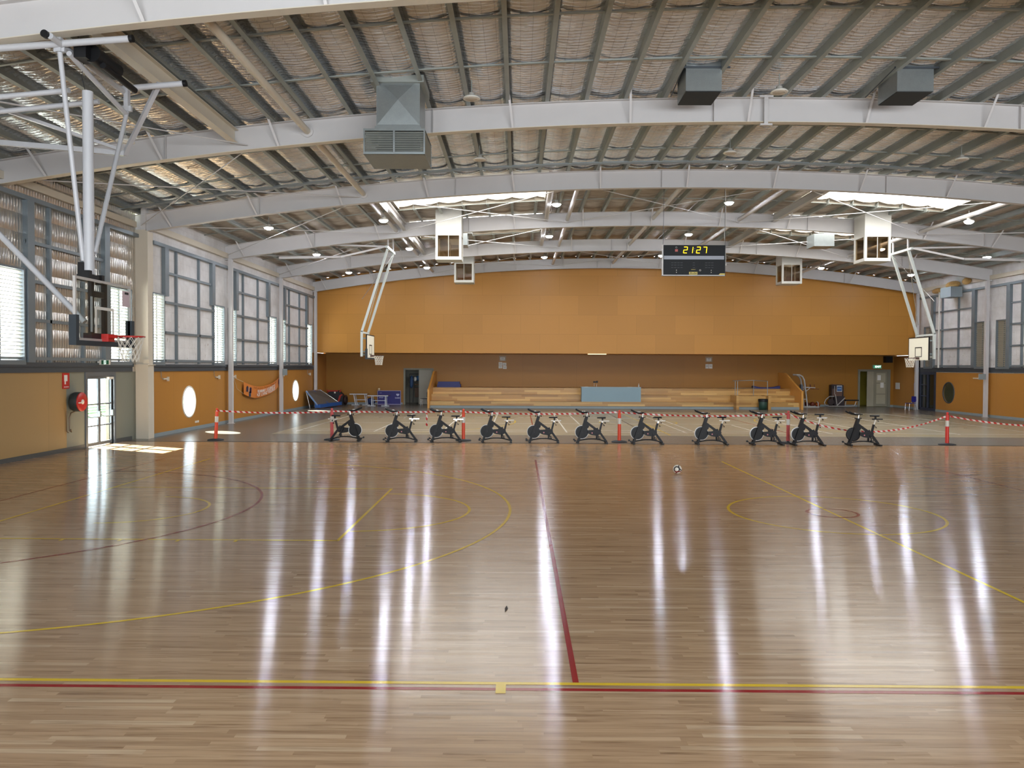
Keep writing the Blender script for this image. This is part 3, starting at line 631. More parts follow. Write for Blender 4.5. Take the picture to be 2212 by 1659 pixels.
# columns and posts
c = thing('wide_column', (-13.2, 27.0, 0), 'wide cream steel column with a flared foot where the floors meet', 'column')
obj('lower_shaft', MB().box(-13.59, -12.95, 26.92, 27.3, 0, 2.40).box(-12.93, -12.85, 26.88, 27.3, 0, 2.56), CREAM, c)
obj('cap_plate', MB().box(-13.66, -12.80, 26.84, 27.34, 2.56, 2.585).box(-13.62, -12.86, 26.9, 26.93, 2.40, 2.56), CREAM, c)
obj('upper_shaft', MB().box(-13.56, -12.93, 26.92, 27.3, 2.585, 7.25).box(-12.92, -12.855, 26.90, 27.3, 2.585, 7.2), CREAM, c)
obj('junction_box', MB().box(-12.98, -12.78, 26.8, 26.86, 2.62, 2.76), CREAM, c)
def post(x, y, label):
    p = thing('steel_post', (x, y, 0), label, 'column', 'slim white wall posts')
    obj('shaft', MB().box(x-.085, x+.085, y-.085, y+.085, .012, ZB(x)+.0), WSTEEL, p); obj('base_plate', MB().box(x-.13, x+.13, y-.13, y+.13, 0, .012), WSTEEL, p)
post(-12.72, 34.3, 'slim white post on the left wall before the banner'); post(-12.72, 41.6, 'slim white post at the right end of the orange banner'); post(-12.78, 48.9, 'slim white post at the far left corner of the hall')
post(24.86, 41.6, 'slim white post on the right wall beyond the last bollard'); post(24.9, 48.9, 'slim white post beside the blue chair and dark door')
# ------------------------------------------------------------------ lamps
def make_lamp(lit):
    r = thing('high_bay_lamp', (0, 0, 0), 'x', 'lamp', 'round high bay lamps')
    obj('lamp_housing', MB().lathe([(0, .12), (.07, .12), (.08, .05), (.16, .04), (.2, .0), (.2, -.015), (.17, -.015), (0, -.012)], n=28), WPAINT, r)
    obj('lamp_lens', MB().lathe([(0, -.10), (.07, -.095), (.13, -.07), (.165, -.03), (.168, -.012), (0, -.012)] if lit else [(0, -.02), (.13, -.02), (.15, -.012), (0, -.012)], n=28), LAMPM if lit else M('lens_off', (200, 190, 176), .3, 0, 0), r)
    obj('hanging_chain', MB().cyl((0, 0, .12), (0, 0, .42), .012, 6), GALVD, r); return r
L0, L1 = make_lamp(True), make_lamp(False); first = {True: True, False: True}
def lamp(x, y, z, label, lit):
    src = L0 if lit else L1
    o = src if first[lit] else copy_tree(src); first[lit] = False
    o.location = (x, y, z); o['label'] = label
rows = [(30.65, [(-9.86, 8.0), (-5.34, 8.3), (1.45, 8.95), (8.2, 9.03), (17.55, 8.32)], 'nearest lit row'), (37.9, [(-9.86, 8.0), (-5.34, 8.3), (1.45, 8.92), (8.2, 9.03), (17.5, 8.35), (22.6, 7.98)], 'middle lit row'), (45.1, [(-9.86, 8.0), (-5.34, 8.3), (1.45, 8.92), (8.2, 9.03), (17.4, 8.35), (22.55, 7.98)], 'farthest lit row')]
for (y, ls, nm) in rows:
    for k, (x, z) in enumerate(ls): lamp(x, y, z, 'lit round high bay lamp in the %s, %s' % (nm, ORD[k] if k < len(ls)-1 else 'rightmost'), True)
for (x, y, z, nm) in [(-1.2, 23.5, 8.78, 'right of the big supply duct, beyond the second rafter'), (6.3, 23.5, 9.0, 'beyond the second rafter near mid roof'), (13.2, 23.5, 8.82, 'beyond the second rafter at right'), (-1.11, 18.0, 8.72, 'just above the second rafter, right of the big supply duct'), (6.0, 18.2, 8.95, 'between the two square ducts'), (-8.8, 17.4, 7.55, 'below the near hoop frame at left')]:
    lamp(x, y, z, 'unlit round high bay lamp %s' % nm, False)
tag(obj('strip_light', MB().box(4.4, 5.57, YU+.02, YU+.12, 3.37, 3.42), m_emit('strip_lens', (255, 226, 170), 2.2)), 'small strip light under the hanging orange wall', 'lamp')
# ------------------------------------------------------------------ ducts
r = thing('supply_duct', (-2.9, 18.4, 7.4), 'large galvanised supply duct with a louvred box at its foot', 'duct')
bx0, bx1, by0, by1, bz0, bz1 = -3.58, -2.17, 17.9, 19.25, 7.42, 8.0
obj('drop_duct', MB().box(-3.3, -2.3, 18.0, 19.0, 8.08, ZF(-2.8)), GALV, r)
obj('cross_break', MB().add([(-3.28, 17.998, 8.12), (-2.8, 17.965, 8.68), (-2.32, 17.998, 8.12), (-2.32, 17.998, ZF(-2.8)-.1), (-3.28, 17.998, ZF(-2.8)-.1)], [(0, 2, 1), (2, 3, 1), (3, 4, 1), (4, 0, 1)]), GALV, r)
obj('collar', MB().box(-3.33, -2.27, 17.97, 19.03, 8.0, 8.08), GALV, r); obj('roof_flange', MB().box(-3.42, -2.2, 17.9, 19.05, ZF(-2.8)-.2, ZF(-2.8)-.04), GALVD, r)
hd = MB().box(bx0, bx1, by0, by1, bz1-.02, bz1).box(bx0, bx1, by0, by1, bz0, bz0+.02)
for (a, b_) in ((bx0, bx0+.03), (bx1-.03, bx1)):
    for q in (by0, by1-.04): hd.box(a, b_, q, q+.04, bz0, bz1)
hd.box(bx0, bx1, by0, by0+.03, bz0, bz0+.05).box(bx0, bx1, by0, by0+.03, bz1-.05, bz1).box(-2.9, -2.86, by0, by0+.03, bz0, bz1)
obj('outlet_box', hd, GALV, r)
gr = MB()
for k in range(9):
    z = bz0+.08+k*.052; gr.bar((bx0+.04, by0+.04, z), (bx1-.04, by0+.04, z), .05, .006, up=(0, .5, .86)).bar((bx0+.04, by1-.04, z), (bx1-.04, by1-.04, z), .05, .006, up=(0, -.5, .86))
    gr.bar((bx1-.02, by0+.05, z), (bx1-.02, by1-.05, z), .05, .006, up=(-.5, 0, .86)).bar((bx0+.02, by0+.05, z), (bx0+.02, by1-.05, z), .05, .006, up=(.5, 0, .86))
obj('grille_blades', gr, GALVD, r); obj('inner_box', MB().box(-3.3, -2.4, 18.3, 18.9, bz0+.06, bz1-.06), M('duct_inside', (50, 52, 52), .7), r)
for nm, x0, x1, lb in (('a', 3.8, 4.62, 'left of two square galvanised duct stubs above the second rafter'), ('b', 8.62, 9.45, 'right of two square galvanised duct stubs above the second rafter')):
    r = thing('return_duct', ((x0+x1)/2, 18.4, 8.88), lb, 'duct', 'square duct stubs under the roof')
    obj('duct_body', MB().box(x0, x1, 18.0, 18.95, 8.9, ZF(x0)), GALV, r); obj('dark_underside', MB().box(x0+.01, x1-.01, 18.01, 18.94, 8.885, 8.9), M('underside_dark', (44, 48, 50), .8), r)  # thin dark sheet across the underside of the stub
    obj('hanger_bar', MB().box(x0-.08, x1+.18, 17.95, 17.99, ZF(x0)-.17, ZF(x0)-.13).bar((x0-.06, 17.97, ZF(x0)-.15), (x0-.06, 19.5, ZF(x0)-.3), .02, .02), DARKST, r)
BOXP = M('box_paint', (198, 196, 188), .5, 0, .06)
def plenum(x0, x1, y0, y1, z0, label, panes=2):
    r = thing('plenum_box', ((x0+x1)/2, (y0+y1)/2, z0), label, 'duct', 'white box ducts with glazed sides')
    zw = z0+.98; zt = ZF((x0+x1)/2)-.1; fw = .10
    obj('upper_duct', MB().box(x0, x1, y0, y1, zw, zt+.26), BOXP, r)
    fb = MB().box(x0, x1, y0, y1, z0-.04, z0)
    for (a, b_) in ((x0, x0+fw), (x1-fw, x1)):
        for (c0, c1) in ((y0, y0+fw), (y1-fw, y1)): fb.box(a, b_, c0, c1, z0, zw)
    for (c0, c1) in ((y0, y0+fw), (y1-fw, y1)): fb.box(x0+fw, x1-fw, c0, c1, z0, z0+.09).box((x0+x1)/2-.01, (x0+x1)/2+.01, c0+.02, c1-.02, z0, zw)
    for (a, b_) in ((x0, x0+fw), (x1-fw, x1)): fb.box(a, b_, y0+fw, y1-fw, z0, z0+.09)
    obj('frame', fb, BOXP, r)
    MS = m_glass('brown_mesh', (.72, .64, .52, 1), .07) if 'bm' not in MC else MC['bm']; MC['bm'] = MS
    obj('mesh_pane', MB().box(x0+fw, x1-fw, y0+.04, y0+.05, z0+.09, zw), MS, r); obj('mesh_pane', MB().box(x0+fw, x1-fw, y1-.05, y1-.04, z0+.09, zw), MS, r)
    obj('mesh_pane', MB().box(x0+.04, x0+.05, y0+fw, y1-fw, z0+.09, zw), MS, r); obj('mesh_pane', MB().box(x1-.05, x1-.04, y0+fw, y1-fw, z0+.09, zw), MS, r)
plenum(-3.54, -2.44, 32.95, 33.95, 7.12, 'white box duct with brown panes, left one before the fourth rafter')
plenum(14.52, 15.62, 32.95, 34.0, 7.12, 'white box duct with brown panes above the right far hoop')
plenum(-3.53, -2.47, 42.4, 43.4, 7.18, 'white box duct with brown panes against the orange wall, left')
plenum(14.24, 15.33, 42.4, 43.4, 7.18, 'white box duct with brown panes against the orange wall, right')
for x0, lb in ((-3.4, 'small galvanised duct half hidden behind the left white box duct'), (13.85, 'small galvanised duct lit by the skylight, left of the right white box duct')):
    r = thing('return_duct', (x0+.5, 37.5, 8.3), lb, 'duct'); obj('duct_body', MB().box(x0, x0+.95, 36.8, 37.75, 8.3, 8.88), GALV, r); obj('upper_duct', MB().box(x0+.55, x0+1.15, 37.0, 37.7, 8.88, ZF(x0)+.0), GALV, r)
r = thing('air_unit', (24.7, 44.7, 6.6), 'grey blue box unit high on the right wall under torn insulation', 'air unit')
obj('unit_body', MB().box(24.3, 24.95, 44.1, 45.2, 6.62, 7.2), M('unit_grey', (150, 162, 168), .5), r)
tag(obj('torn_insulation', MB().sphere((24.85, 44.9, 7.38), .28, 14, 8, .6, 2.6, .75).sphere((24.9, 46.6, 7.2), .2, 12, 8, .5, 3.2, .8).sphere((24.9, 43.6, 7.45), .22, 12, 8, .5, 2., .9), M('torn_wool', (176, 140, 84), .9, 0, .35, sc=6.)), 'torn brown insulation hanging over the box unit, right wall', 'insulation')
# ------------------------------------------------------------------ hoops
def net(c, r0, z0, r1, z1, n=12, rows_=5, t=.006):
    mb = MB()
    for j in range(rows_):
        for k in range(n):
            for sg in (0, 1):
                def pt(jj, kk): u = jj/rows_; r_ = r0+(r1-r0)*(u**.7); a = 2*PI*(kk+(.5 if jj % 2 else 0))/n; return Vector((c[0]+r_*math.cos(a), c[1]+r_*math.sin(a), z0+(z1-z0)*u))
                mb.cyl(pt(j, k), pt(j+1, k+(0 if j % 2 == 0 else sg) - (sg if j % 2 == 0 else 0)), t, 5)
    return mb
BX, BY = -7.16, 13.4
h = thing('basketball_hoop', (BX-.3, BY, 2.9), 'near basketball hoop with clear backboard hung from the roof on a white mast', 'basketball hoop')
LTW = M('hoop_white', (192, 192, 195), .35, 0, .03)
obj('cross_tube', MB().cyl((-11.5, 12.85, 7.55), (-6.42, 12.85, 7.92), .055, 16), LTW, h); obj('cross_tube', MB().cyl((-7.62, 14.9, 7.83), (-6.42, 14.9, 7.93), .055, 16), LTW, h)
obj('tube_cap', MB().cyl((-6.42, 12.85, 7.92), (-6.36, 12.85, 7.925), .062, 16).cyl((-6.42, 14.9, 7.93), (-6.36, 14.9, 7.935), .062, 16).cyl((-7.62, 12.5, 7.86), (-7.62, 12.58, 7.86), .062, 16), BLK, h)
obj('pivot_tube', MB().cyl((-7.55, 12.55, 7.84), (-7.55, 15.0, 7.76), .05, 14), LTW, h); obj('tie_tube', MB().cyl((-7.45, 12.9, 7.70), (-7.5, 14.85, 7.34), .045, 14), LTW, h)
ms = obj('mast', MB().cyl((-7.42, BY, 7.25), (-7.42, BY, 4.12), .088, 20), LTW, h)
obj('side_arm', MB().cyl((-7.6, 12.9, 7.72), (-7.50, 13.36, 4.35), .04, 12), LTW, h); obj('side_arm', MB().cyl((-7.5, 14.9, 7.4), (-7.34, 13.44, 4.5), .04, 12), LTW, h)
for (a, b_) in (((-7.6, 12.9, 7.72), (-7.6, 12.9, 7.95)), ((-7.5, 14.9, 7.4), (-7.5, 14.9, 7.95))): obj('hanger_clamp', MB().box(a[0]-.09, a[0]+.09, a[1]-.03, a[1]+.03, a[2], a[2]+.1).box(a[0]-.04, a[0]+.04, a[1]-.05, a[1]+.05, a[2], b_[2]), LTW, h)
obj('rear_brace', MB().cyl((-7.5, BY, 3.3), (-11.6, BY, 7.5), .05, 12), LTW, h)
obj('rear_tube', MB().cyl((-12.4, 13.2, 6.75), (-7.62, 13.2, 7.2), .045, 12), LTW, h); obj('rear_tube', MB().cyl((-12.4, 13.9, 6.75), (-7.5, 13.9, 7.25), .045, 12), LTW, h)
wn = obj('winch', MB().cyl((-7.18, 13.1, 7.78), (-7.12, 13.75, 7.72), .15, 16).box(-7.40, -7.2, 12.95, 13.25, 7.66, 7.95).cyl((-7.05, 13.2, 7.62), (-7.0, 14.2, 7.55), .055, 12), BLKM, h)
obj('winch_cable', MB().tube([(-7.4, 13.1, 8.0), (-7.41, 13.05, 8.25), (-7.4, 12.95, 8.5)], .008, 6).tube([(-7.42, 13.3, 7.8), (-7.5, 13.36, 7.5), (-7.45, 13.4, 7.2)], .006, 6), BLK, h)
tr = obj('truss_arm', MB().bar((-10.7, 16, 7.12), (-8.1, 16, 6.9), .1, .1).bar((-8.1, 16, 6.9), (-6.9, 14.95, 7.95), .08, .08).bar((-11, 12.9, 7.6), (-8.15, 15.9, 6.95), .06, .06), LTW, h)
mech = MB().box(BX-.35, BX-.12, BY-.22, BY+.22, 4.0, 4.1).box(BX-.4, BX-.3, BY-.1, BY+.05, 4.08, 4.32).box(BX-.22, BX-.1, BY+.12, BY+.2, 3.95, 4.12).box(BX-.26, BX-.1, BY-.28, BY-.2, 3.98, 4.16)
for sg in (-.22, .2): mech.box(BX-.16, BX-.10, BY+sg, BY+sg+.08, 3.05, 4.0)
mech.box(BX-.16, BX-.1, BY-.22, BY+.28, 3.72, 3.82).box(BX-.2, BX-.05, BY-.3, BY+.25, 3.0, 3.1)
obj('height_gear', mech, BLKM, h); obj('height_scale', MB().box(BX-.09, BX-.085, BY-.27, BY-.21, 3.12, 3.72), LTW, h)
obj('screw_jack', MB().cyl((BX-.3, BY+.02, 4.3), (BX-.3, BY+.02, 4.45), .03, 10), CHROME, h)
bd = obj('backboard', MB().box(BX-.008, BX+.004, BY-.87, BY+.87, 2.98, 3.97), m_glass('board_glass', (.90, .93, .92, 1), .03), h)
fr = MB().box(BX-.03, BX+.012, BY-.9, BY-.86, 2.95, 4.0).box(BX-.03, BX+.012, BY+.86, BY+.9, 2.95, 4.0).box(BX-.03, BX+.012, BY-.9, BY+.9, 3.96, 4.0).box(BX-.03, BX+.012, BY-.9, BY+.9, 2.95, 3.0)
obj('board_frame', fr, M('alu_frame', (190, 186, 182), .4, .3), bd)
sq = MB(); 
for a in ((BY-.3, BY-.25, 3.1, 3.55), (BY+.25, BY+.3, 3.1, 3.55), (BY-.3, BY+.3, 3.5, 3.55)): sq.box(BX+.004, BX+.008, *a)
obj('target_square', sq, WPAINT, bd); obj('board_sticker', MB().box(BX+.004, BX+.008, BY+.6, BY+.85, 3.62, 3.9), M('sticker_pink', (206, 184, 190), .4), bd); obj('board_sticker', MB().box(BX+.008, BX+.010, BY+.68, BY+.82, 3.84, 3.88), BLK, bd)
pd = MB().box(BX-.07, BX+.05, BY-.95, BY-.86, 2.90, 3.37).box(BX-.07, BX+.05, BY+.86, BY+.95, 2.90, 3.37).box(BX-.07, BX+.05, BY-.95, BY+.95, 2.88, 2.96)
obj('edge_padding', pd, M('padding_dark', (42, 50, 56), .6), h)
rm = obj('rim', MB().torus((BX+.45, BY, 3.05), .228, .011, 'z', 40, 8).box(BX+.0, BX+.12, BY-.10, BY+.10, 2.96, 3.09).bar((BX+.1, BY-.08, 3.05), (BX+.3, BY-.16, 3.045), .02, .05).bar((BX+.1, BY+.08, 3.05), (BX+.3, BY+.16, 3.045), .02, .05), RED, h)
obj('net', net((BX+.45, BY), .226, 3.04, .13, 2.62, 12, 5, .0045), NETM, rm)
tag(h, None)
def far_hoop(X, yn, yf, xt, xk, face, label):
    # xt top x of the arms, xk kink x, face = +1 board faces +x
    h = thing('basketball_hoop', (X, (yn+yf)/2, 2.6), label, 'basketball hoop'); ym = (yn+yf)/2
    for y in (yn+.15, yf-.15): obj('drop_arm', MB().bar((xt, y, 7.9), (xk, y, 4.12), .10, .10).bar((xk, y, 4.16), (xk, y, 3.0), .10, .10), M('arm_pale', (204, 210, 206), .4, .1), h)
    obj('stay_wire', MB().cyl((xt, yn+.2, 7.8), (xk, yf-.2, 4.6), .015, 6).cyl((xt, yf-.2, 7.8), (xk, yn+.2, 5.6), .012, 6), CHROME, h)
    obj('cross_bar', MB().bar((xk, yn+.15, 4.1), (xk, yf-.15, 4.1), .08, .08).bar((xk, yn+.15, 3.1), (xk, yf-.15, 3.1), .08, .08).bar((xt, yn-.2, 7.92), (xt, yf+.2, 7.92), .1, .1), M('arm_pale', (0, 0, 0)), h)
    obj('roof_truss', MB().bar((xt, yn-.1, 7.95), (xt-face*1.9, yn-.9, 7.35), .08, .08).bar((xt-face*1.9, yn-.9, 7.35), (xt-face*4.6, yn-.9, 7.3), .09, .09).bar((xt, yn, 7.95), (xt-face*4.2, 34.4, 7.95), .07, .07), WSTEEL, h)
    obj('roof_hanger', MB().bar((xt, yn+.2, 7.9), (xt, yn+.2, ZF(xt)), .06, .06).bar((xt, yf-.2, 7.9), (xt, yf-.2, ZF(xt)), .06, .06), WSTEEL, h)
    obj('mount_frame', MB().box(*sorted((X-face*.03, xk)), yn+.3, yn+.36, 3.2, 3.26).box(*sorted((X-face*.03, xk)), yf-.36, yf-.3, 3.2, 3.26).box(*sorted((X-face*.03, xk)), yn+.3, yn+.36, 3.8, 3.86).box(*sorted((X-face*.03, xk)), yf-.36, yf-.3, 3.8, 3.86), GREYSK, h)
    bd = obj('backboard', MB().box(X-.02, X+.02, yn, yf, 2.95, 4.0), M('board_white', (232, 228, 210), .35, 0, .02), h)
    q = X+face*.021; e = MB()
    for (a, b_, c0, c1) in ((yn-.01, yn+.03, 2.95, 4.0), (yf-.03, yf+.01, 2.95, 4.0), (yn, yf, 3.97, 4.01)): e.box(X-.025, X+.025, a, b_, c0, c1)
    for (a, b_, c0, c1) in ((ym-.3, ym-.26, 3.1, 3.55), (ym+.26, ym+.3, 3.1, 3.55), (ym-.3, ym+.3, 3.51, 3.55), (ym-.3, ym+.3, 3.1, 3.13)): e.box(*sorted((q, q+face*.004)), a, b_, c0, c1)
    obj('board_markings', e, BLK, bd)
    if face > 0: obj('edge_padding', MB().box(X-.05, X+.05, yn-.04, yn+.03, 2.9, 3.35).box(X-.05, X+.05, yn-.04, yf+.04, 2.88, 2.95), M('padding_dark', (0, 0, 0)), h)
    rm = obj('rim', MB().torus((X+face*.40, ym, 3.05), .228, .013, 'z', 32, 8).box(*sorted((X, X+face*.18)), ym-.09, ym+.09, 3.0, 3.08), M('rim_dark', (70, 40, 34), .5), h)
    obj('net', net((X+face*.40, ym), .226, 3.04, .15, 2.62, 12, 5, .008), NETM, rm)
far_hoop(-6.88, 35.1, 36.9, -5.94, -7.12, 1, 'far left basketball hoop with white board, hung on slanting arms')
far_hoop(18.42, 35.1, 36.9, 17.5, 18.72, -1, 'far right basketball hoop with white board, hung on slanting arms')
# ------------------------------------------------------------------ scoreboard
sb = thing('scoreboard', (6.7, 28.05, 5.9), 'hanging black electronic scoreboard showing 21:27 in yellow digits', 'scoreboard')
YS = 28.0; k_ = 28/30.
x0, x1, z0, z1 = 5.18, 7.36, 5.90, 6.96
x0, x1 = 5.53*k_, 7.89*k_; z1 = 2.5576+(7.26-2.5576)*k_; z0 = 2.5576+(6.12-2.5576)*k_
obj('case', MB().box(x0-.03, x1+.02, YS+.005, YS+.16, z0-.03, z1), M('case_dark', (44, 46, 50), .5), sb)
obj('face', MB().box(x0, x1, YS-.004, YS+.006, z0, z1), M('board_face', (26, 28, 31), .5, 0, .05, .25), sb)
W, H = x1-x0, z1-z0
obj('side_rail', MB().box(x0-.035, x0, YS-.01, YS+.1, z0-.03, z1+.01).box(x0, x1, YS-.01, YS+.02, z0-.03, z0), M('alu_frame', (0, 0, 0)), sb)
obj('silver_band', MB().box(x0+.02, x1-.03, YS-.008, YS-.003, z0+.52*H, z0+.64*H), M('silver_band', (142, 144, 150), .3, .4), sb)
DIG = m_emit('led_yellow', (255, 214, 30), 3.5)
def digit(ch, x, z, w_, h_, t=.019):
    seg = {'a': (0, 1, 1, 1), 'b': (1, .5, 1, 1), 'c': (1, 0, 1, .5), 'd': (0, 0, 1, 0), 'e': (0, 0, 0, .5), 'f': (0, .5, 0, 1), 'g': (0, .5, 1, .5)}
    on = {'2': 'abged', '1': 'bc', '7': 'abc'}[ch]; mb = MB(); sh = .12
    for s_ in on:
        a = seg[s_]; P_ = lambda u, v_: (x+u*w_+v_*h_*sh, YS-.01, z+v_*h_)
        mb.bar(P_(a[0], a[1]), P_(a[2], a[3]), .012, t, up=(0, 0, 1) if s_ in 'adg' else (1, 0, 0))
    obj('led_digit', mb, DIG, sb)
zd = z0+.735*H; hh = .2*H
for ch, u in (('2', .325), ('1', .415), ('2', .535), ('7', .64)): digit(ch, x0+u*W, zd, .055*W, hh)
obj('status_lamp', MB().box(x0+.19*W, x0+.235*W, YS-.01, YS, z0+.78*H, z0+.86*H), M('status_pink', (214, 110, 104), .5), sb)
obj('status_ring', MB().torus((x0+.21*W, YS-.006, z0+.92*H), .028, .007, 'y', 20, 6), GREYSK, sb); obj('status_ring', MB().torus((x0+.60*W, YS-.006, z0+.155*H), .026, .007, 'y', 20, 6), WPAINT, sb)
obj('colon_dots', MB().box(x0+.503*W, x0+.511*W, YS-.008, YS-.003, z0+.80*H, z0+.82*H).box(x0+.503*W, x0+.511*W, YS-.008, YS-.003, z0+.87*H, z0+.89*H), GREYSK, sb)
for u in (.21, .775): obj('indicator_dots', MB().box(x0+u*W, x0+u*W+.02, YS-.008, YS-.003, z0+.14*H, z0+.17*H).box(x0+u*W, x0+u*W+.02, YS-.008, YS-.003, z0+.07*H, z0+.10*H), WPAINT, sb)
gm = M('ghost_digit', (50, 52, 56), .3, 0, 0)
gd = MB()
for zz0, us in ((.22, (.13, .18, .23, .28, .48, .68, .73, .78)), (.62, ())):
    for u in us:
        for q in range(3): gd.box(x0+u*W, x0+(u+.035)*W, YS-.0055, YS-.004, z0+(zz0+.08*q+.02)*H, z0+(zz0+.08*q+.035)*H)
obj('unlit_digits', gd, gm, sb)
pl = obj('name_plate', MB().box(x0+.42*W, x0+.555*W, YS-.012, YS-.003, z0+.01*H, z0+.10*H), M('plate_yellow', (228, 208, 104), .4), sb)
text('lettering', 'Bodet', .085, (x0+.487*W, YS-.0135, z0+.055*H), (PI/2, 0, 0), M('ink_olive', (70, 62, 20), .5), pl, True, 1.25, .3)
text('lettering', 'DISPLAY', .03, (x0+.49*W, YS-.008, z0+.18*H), (PI/2, 0, 0), M('plate_yellow', (0, 0, 0)), sb, True, 1.4)
obj('corner_flash', MB().prism([(x0+.90*W, z0+.005*H), (x1, z0+.005*H), (x1, z0+.055*H), (x0+.925*W, z0+.055*H)], 'y', YS-.012, YS-.003), M('plate_yellow', (0, 0, 0)), sb)
for x in (x0+.0, x1+.02): obj('hanging_wire', MB().cyl((x, YS+.08, z1), (x-.03 if x > 6 else x+.03, YS+.08, ZF(x)-.02), .008, 6), DARKST, sb)
obj('power_cable', MB().tube([(x1+.03, YS+.1, z0+.2), (x1+.06, YS+.1, z0+.6), (x1+.0, YS+.1, z1+.4), (x1+.04, YS+.08, z1+1.0), (x1, YS+.08, ZF(x1)-.02)], .010, 6).box(x1+.02, x1+.07, YS+.05, YS+.12, z0+.35, z0+.42), WPAINT, sb)
# ------------------------------------------------------------------ exercise bikes
def make_bike(i, seat_dz=0., slider='white', white_post=False, rimc=True, bar_dz=0.):
    r = thing('spin_bike', (0, 0, 0), 'x', 'exercise bike', 'row of spin bikes along the court edge')
    fz = .37
    fw = obj('flywheel', MB().lathe([(0, -.02), (.10, -.028), (.20, -.02), (.222, -.02), (.222, .02), (.20, .02), (.10, .028), (0, .02)], (0, 0, fz), 'y', 40), BLKM, r)
    obj('flywheel_rim', MB().lathe([(.214, -.026), (.230, -.026), (.230, .026), (.214, .026), (.214, -.026)], (0, 0, fz), 'y', 44), M('rim_silver', (226, 228, 230), .3, .1, 0) if rimc else BLKM, fw)
    vn = MB()
    for k in range(30):
        a = 2*PI*k/30; vn.bar((.175*math.cos(a), -.0245, fz+.175*math.sin(a)), (.20*math.cos(a), -.0235, fz+.20*math.sin(a)), .004, .010, up=(0, 1, 0))
    obj('flywheel_vents', vn, M('vent_grey', (70, 72, 76), .4), fw); obj('hub', MB().cyl((0, -.05, fz), (0, .05, fz), .035, 16), M('hub_grey', (58, 58, 60), .4, .4), fw)
    fr = MB()
    for s_ in (-.062, .062): fr.bar((-.13, s_, .04), (.12, s_*.8, .78), .032, .075)
    fr.bar((.09, 0, .66), (.165, 0, .90), .11, .10).bar((.13, 0, .72), (.50, 0, .45), .065, .078).bar((.46, 0, .50), (.52, 0, .34), .08, .16)
    fr.bar((.60, 0, .40), (.675, 0, .70), .06, .062).bar((.56, 0, .43), (.84, 0, .04), .055, .07).bar((.50, 0, .36), (.50, 0, .13), .05, .06)
    obj('frame', fr, BLKM, r)
    obj('base_rail', MB().tube([(-.16, 0, .06), (0, 0, .105), (.2, 0, .14), (.42, 0, .145), (.62, 0, .115), (.80, 0, .06)], .020, 10), BLKM, r)
    obj('front_foot', MB().bar((-.14, -.26, .035), (-.14, .26, .035), .07, .05), BLKM, r); obj('rear_foot', MB().bar((.82, -.26, .03), (.82, .26, .03), .07, .045), BLKM, r)
    for s_ in (-.22, .22): obj('transport_wheel', MB().cyl((-.245, s_-.015, .10), (-.245, s_+.015, .10), .032, 14).bar((-.15, s_, .05), (-.245, s_, .10), .02, .02), BLK, r)
    hs = obj('brake_housing', MB().prism([(.02, .62), (.10, .70), (.22, .66), (.24, .55), (.17, .48), (.06, .50)], 'y', -.05, .05), BLK, r)
    cg = obj('chain_guard', MB().prism([(.20, .44), (.42, .455), (.62, .47), (.65, .40), (.60, .30), (.50, .255), (.30, .285), (.19, .34)], 'y', -.085, -.045), M('guard_black', (24, 24, 27), .5, 0, 0, .3), r)
    obj('guard_badge', MB().cyl((.34, -.088, .35), (.34, -.085, .35), .022, 16), M('badge_pink', (200, 120, 130), .4), cg)
    ck = obj('crank', MB().cyl((.52, -.11, .33), (.52, .11, .33), .022, 12).bar((.52, -.115, .33), (.56, -.115, .18), .018, .03).bar((.52, .115, .33), (.48, .115, .48), .018, .03), BLKM, r)
    obj('pedal', MB().box(.50, .61, -.21, -.13, .155, .18), BLK, ck); obj('pedal', MB().box(.43, .54, .13, .21, .475, .50), BLK, ck); obj('toe_strap', MB().torus((.555, -.17, .20), .045, .008, 'y', 16, 6), BLK, ck)
    z = 1.02+bar_dz
    obj('handlebar_post', MB().cyl((.165, 0, .88), (.185, 0, z), .022, 12), CHROME, r)
    hb = MB().tube([(.20, 0, z+.02), (.10, -.02, z+.01), (.02, -.14, z+.015), (-.10, -.17, z+.06), (-.20, -.15, z+.115)], .026, 10).tube([(.20, 0, z+.02), (.10, .02, z+.01), (.02, .14, z+.015), (-.10, .17, z+.06), (-.20, .15, z+.115)], .026, 10).bar((.03, -.14, z+.02), (.03, .14, z+.02), .05, .03).tube([(.21, -.2, z+.03), (.22, 0, z+.025), (.21, .2, z+.03)], .018, 8)
    obj('handlebar', hb, BLK, r); obj('bottle_ring', MB().torus((.05, 0, z+.05), .045, .008, 'z', 16, 6), CHROME, r)
    for (x, s_) in ((.06, -1), (.25, 1)): obj('adjusting_knob', MB().cyl((x+s_*.0, 0, .905), (.165, 0, .905), .008, 8).cyl((x-.012, 0, .905), (x+.012, 0, .905), .028, 12), BLK, r)
    zs = .73+seat_dz; xs = .675+seat_dz*.26
    obj('seat_post', MB().bar((.665, 0, .66), (xs+.02, 0, zs), .036, .036), WPAINT if (white_post or seat_dz > .05) else CHROME, r)
    obj('seat_slider', MB().bar((xs-.09, 0, zs+.02), (xs+.25, 0, zs+.02), .05, .038), {'white': WPAINT, 'dark': BLKM, 'thin': CHROME}[slider], r)
    sd = MB(); prof = [(-.17, .016), (-.10, .028), (-.03, .045), (.03, .085), (.08, .105), (.115, .09)]
    v = []; nn = 12
    for (u, w_) in prof:
        for q in range(nn):
            a = 2*PI*q/nn; v.append((xs+.005+u, w_*math.cos(a), zs+.13+(.020+.014*(u+.17)*3)*math.sin(a)+.02*u))
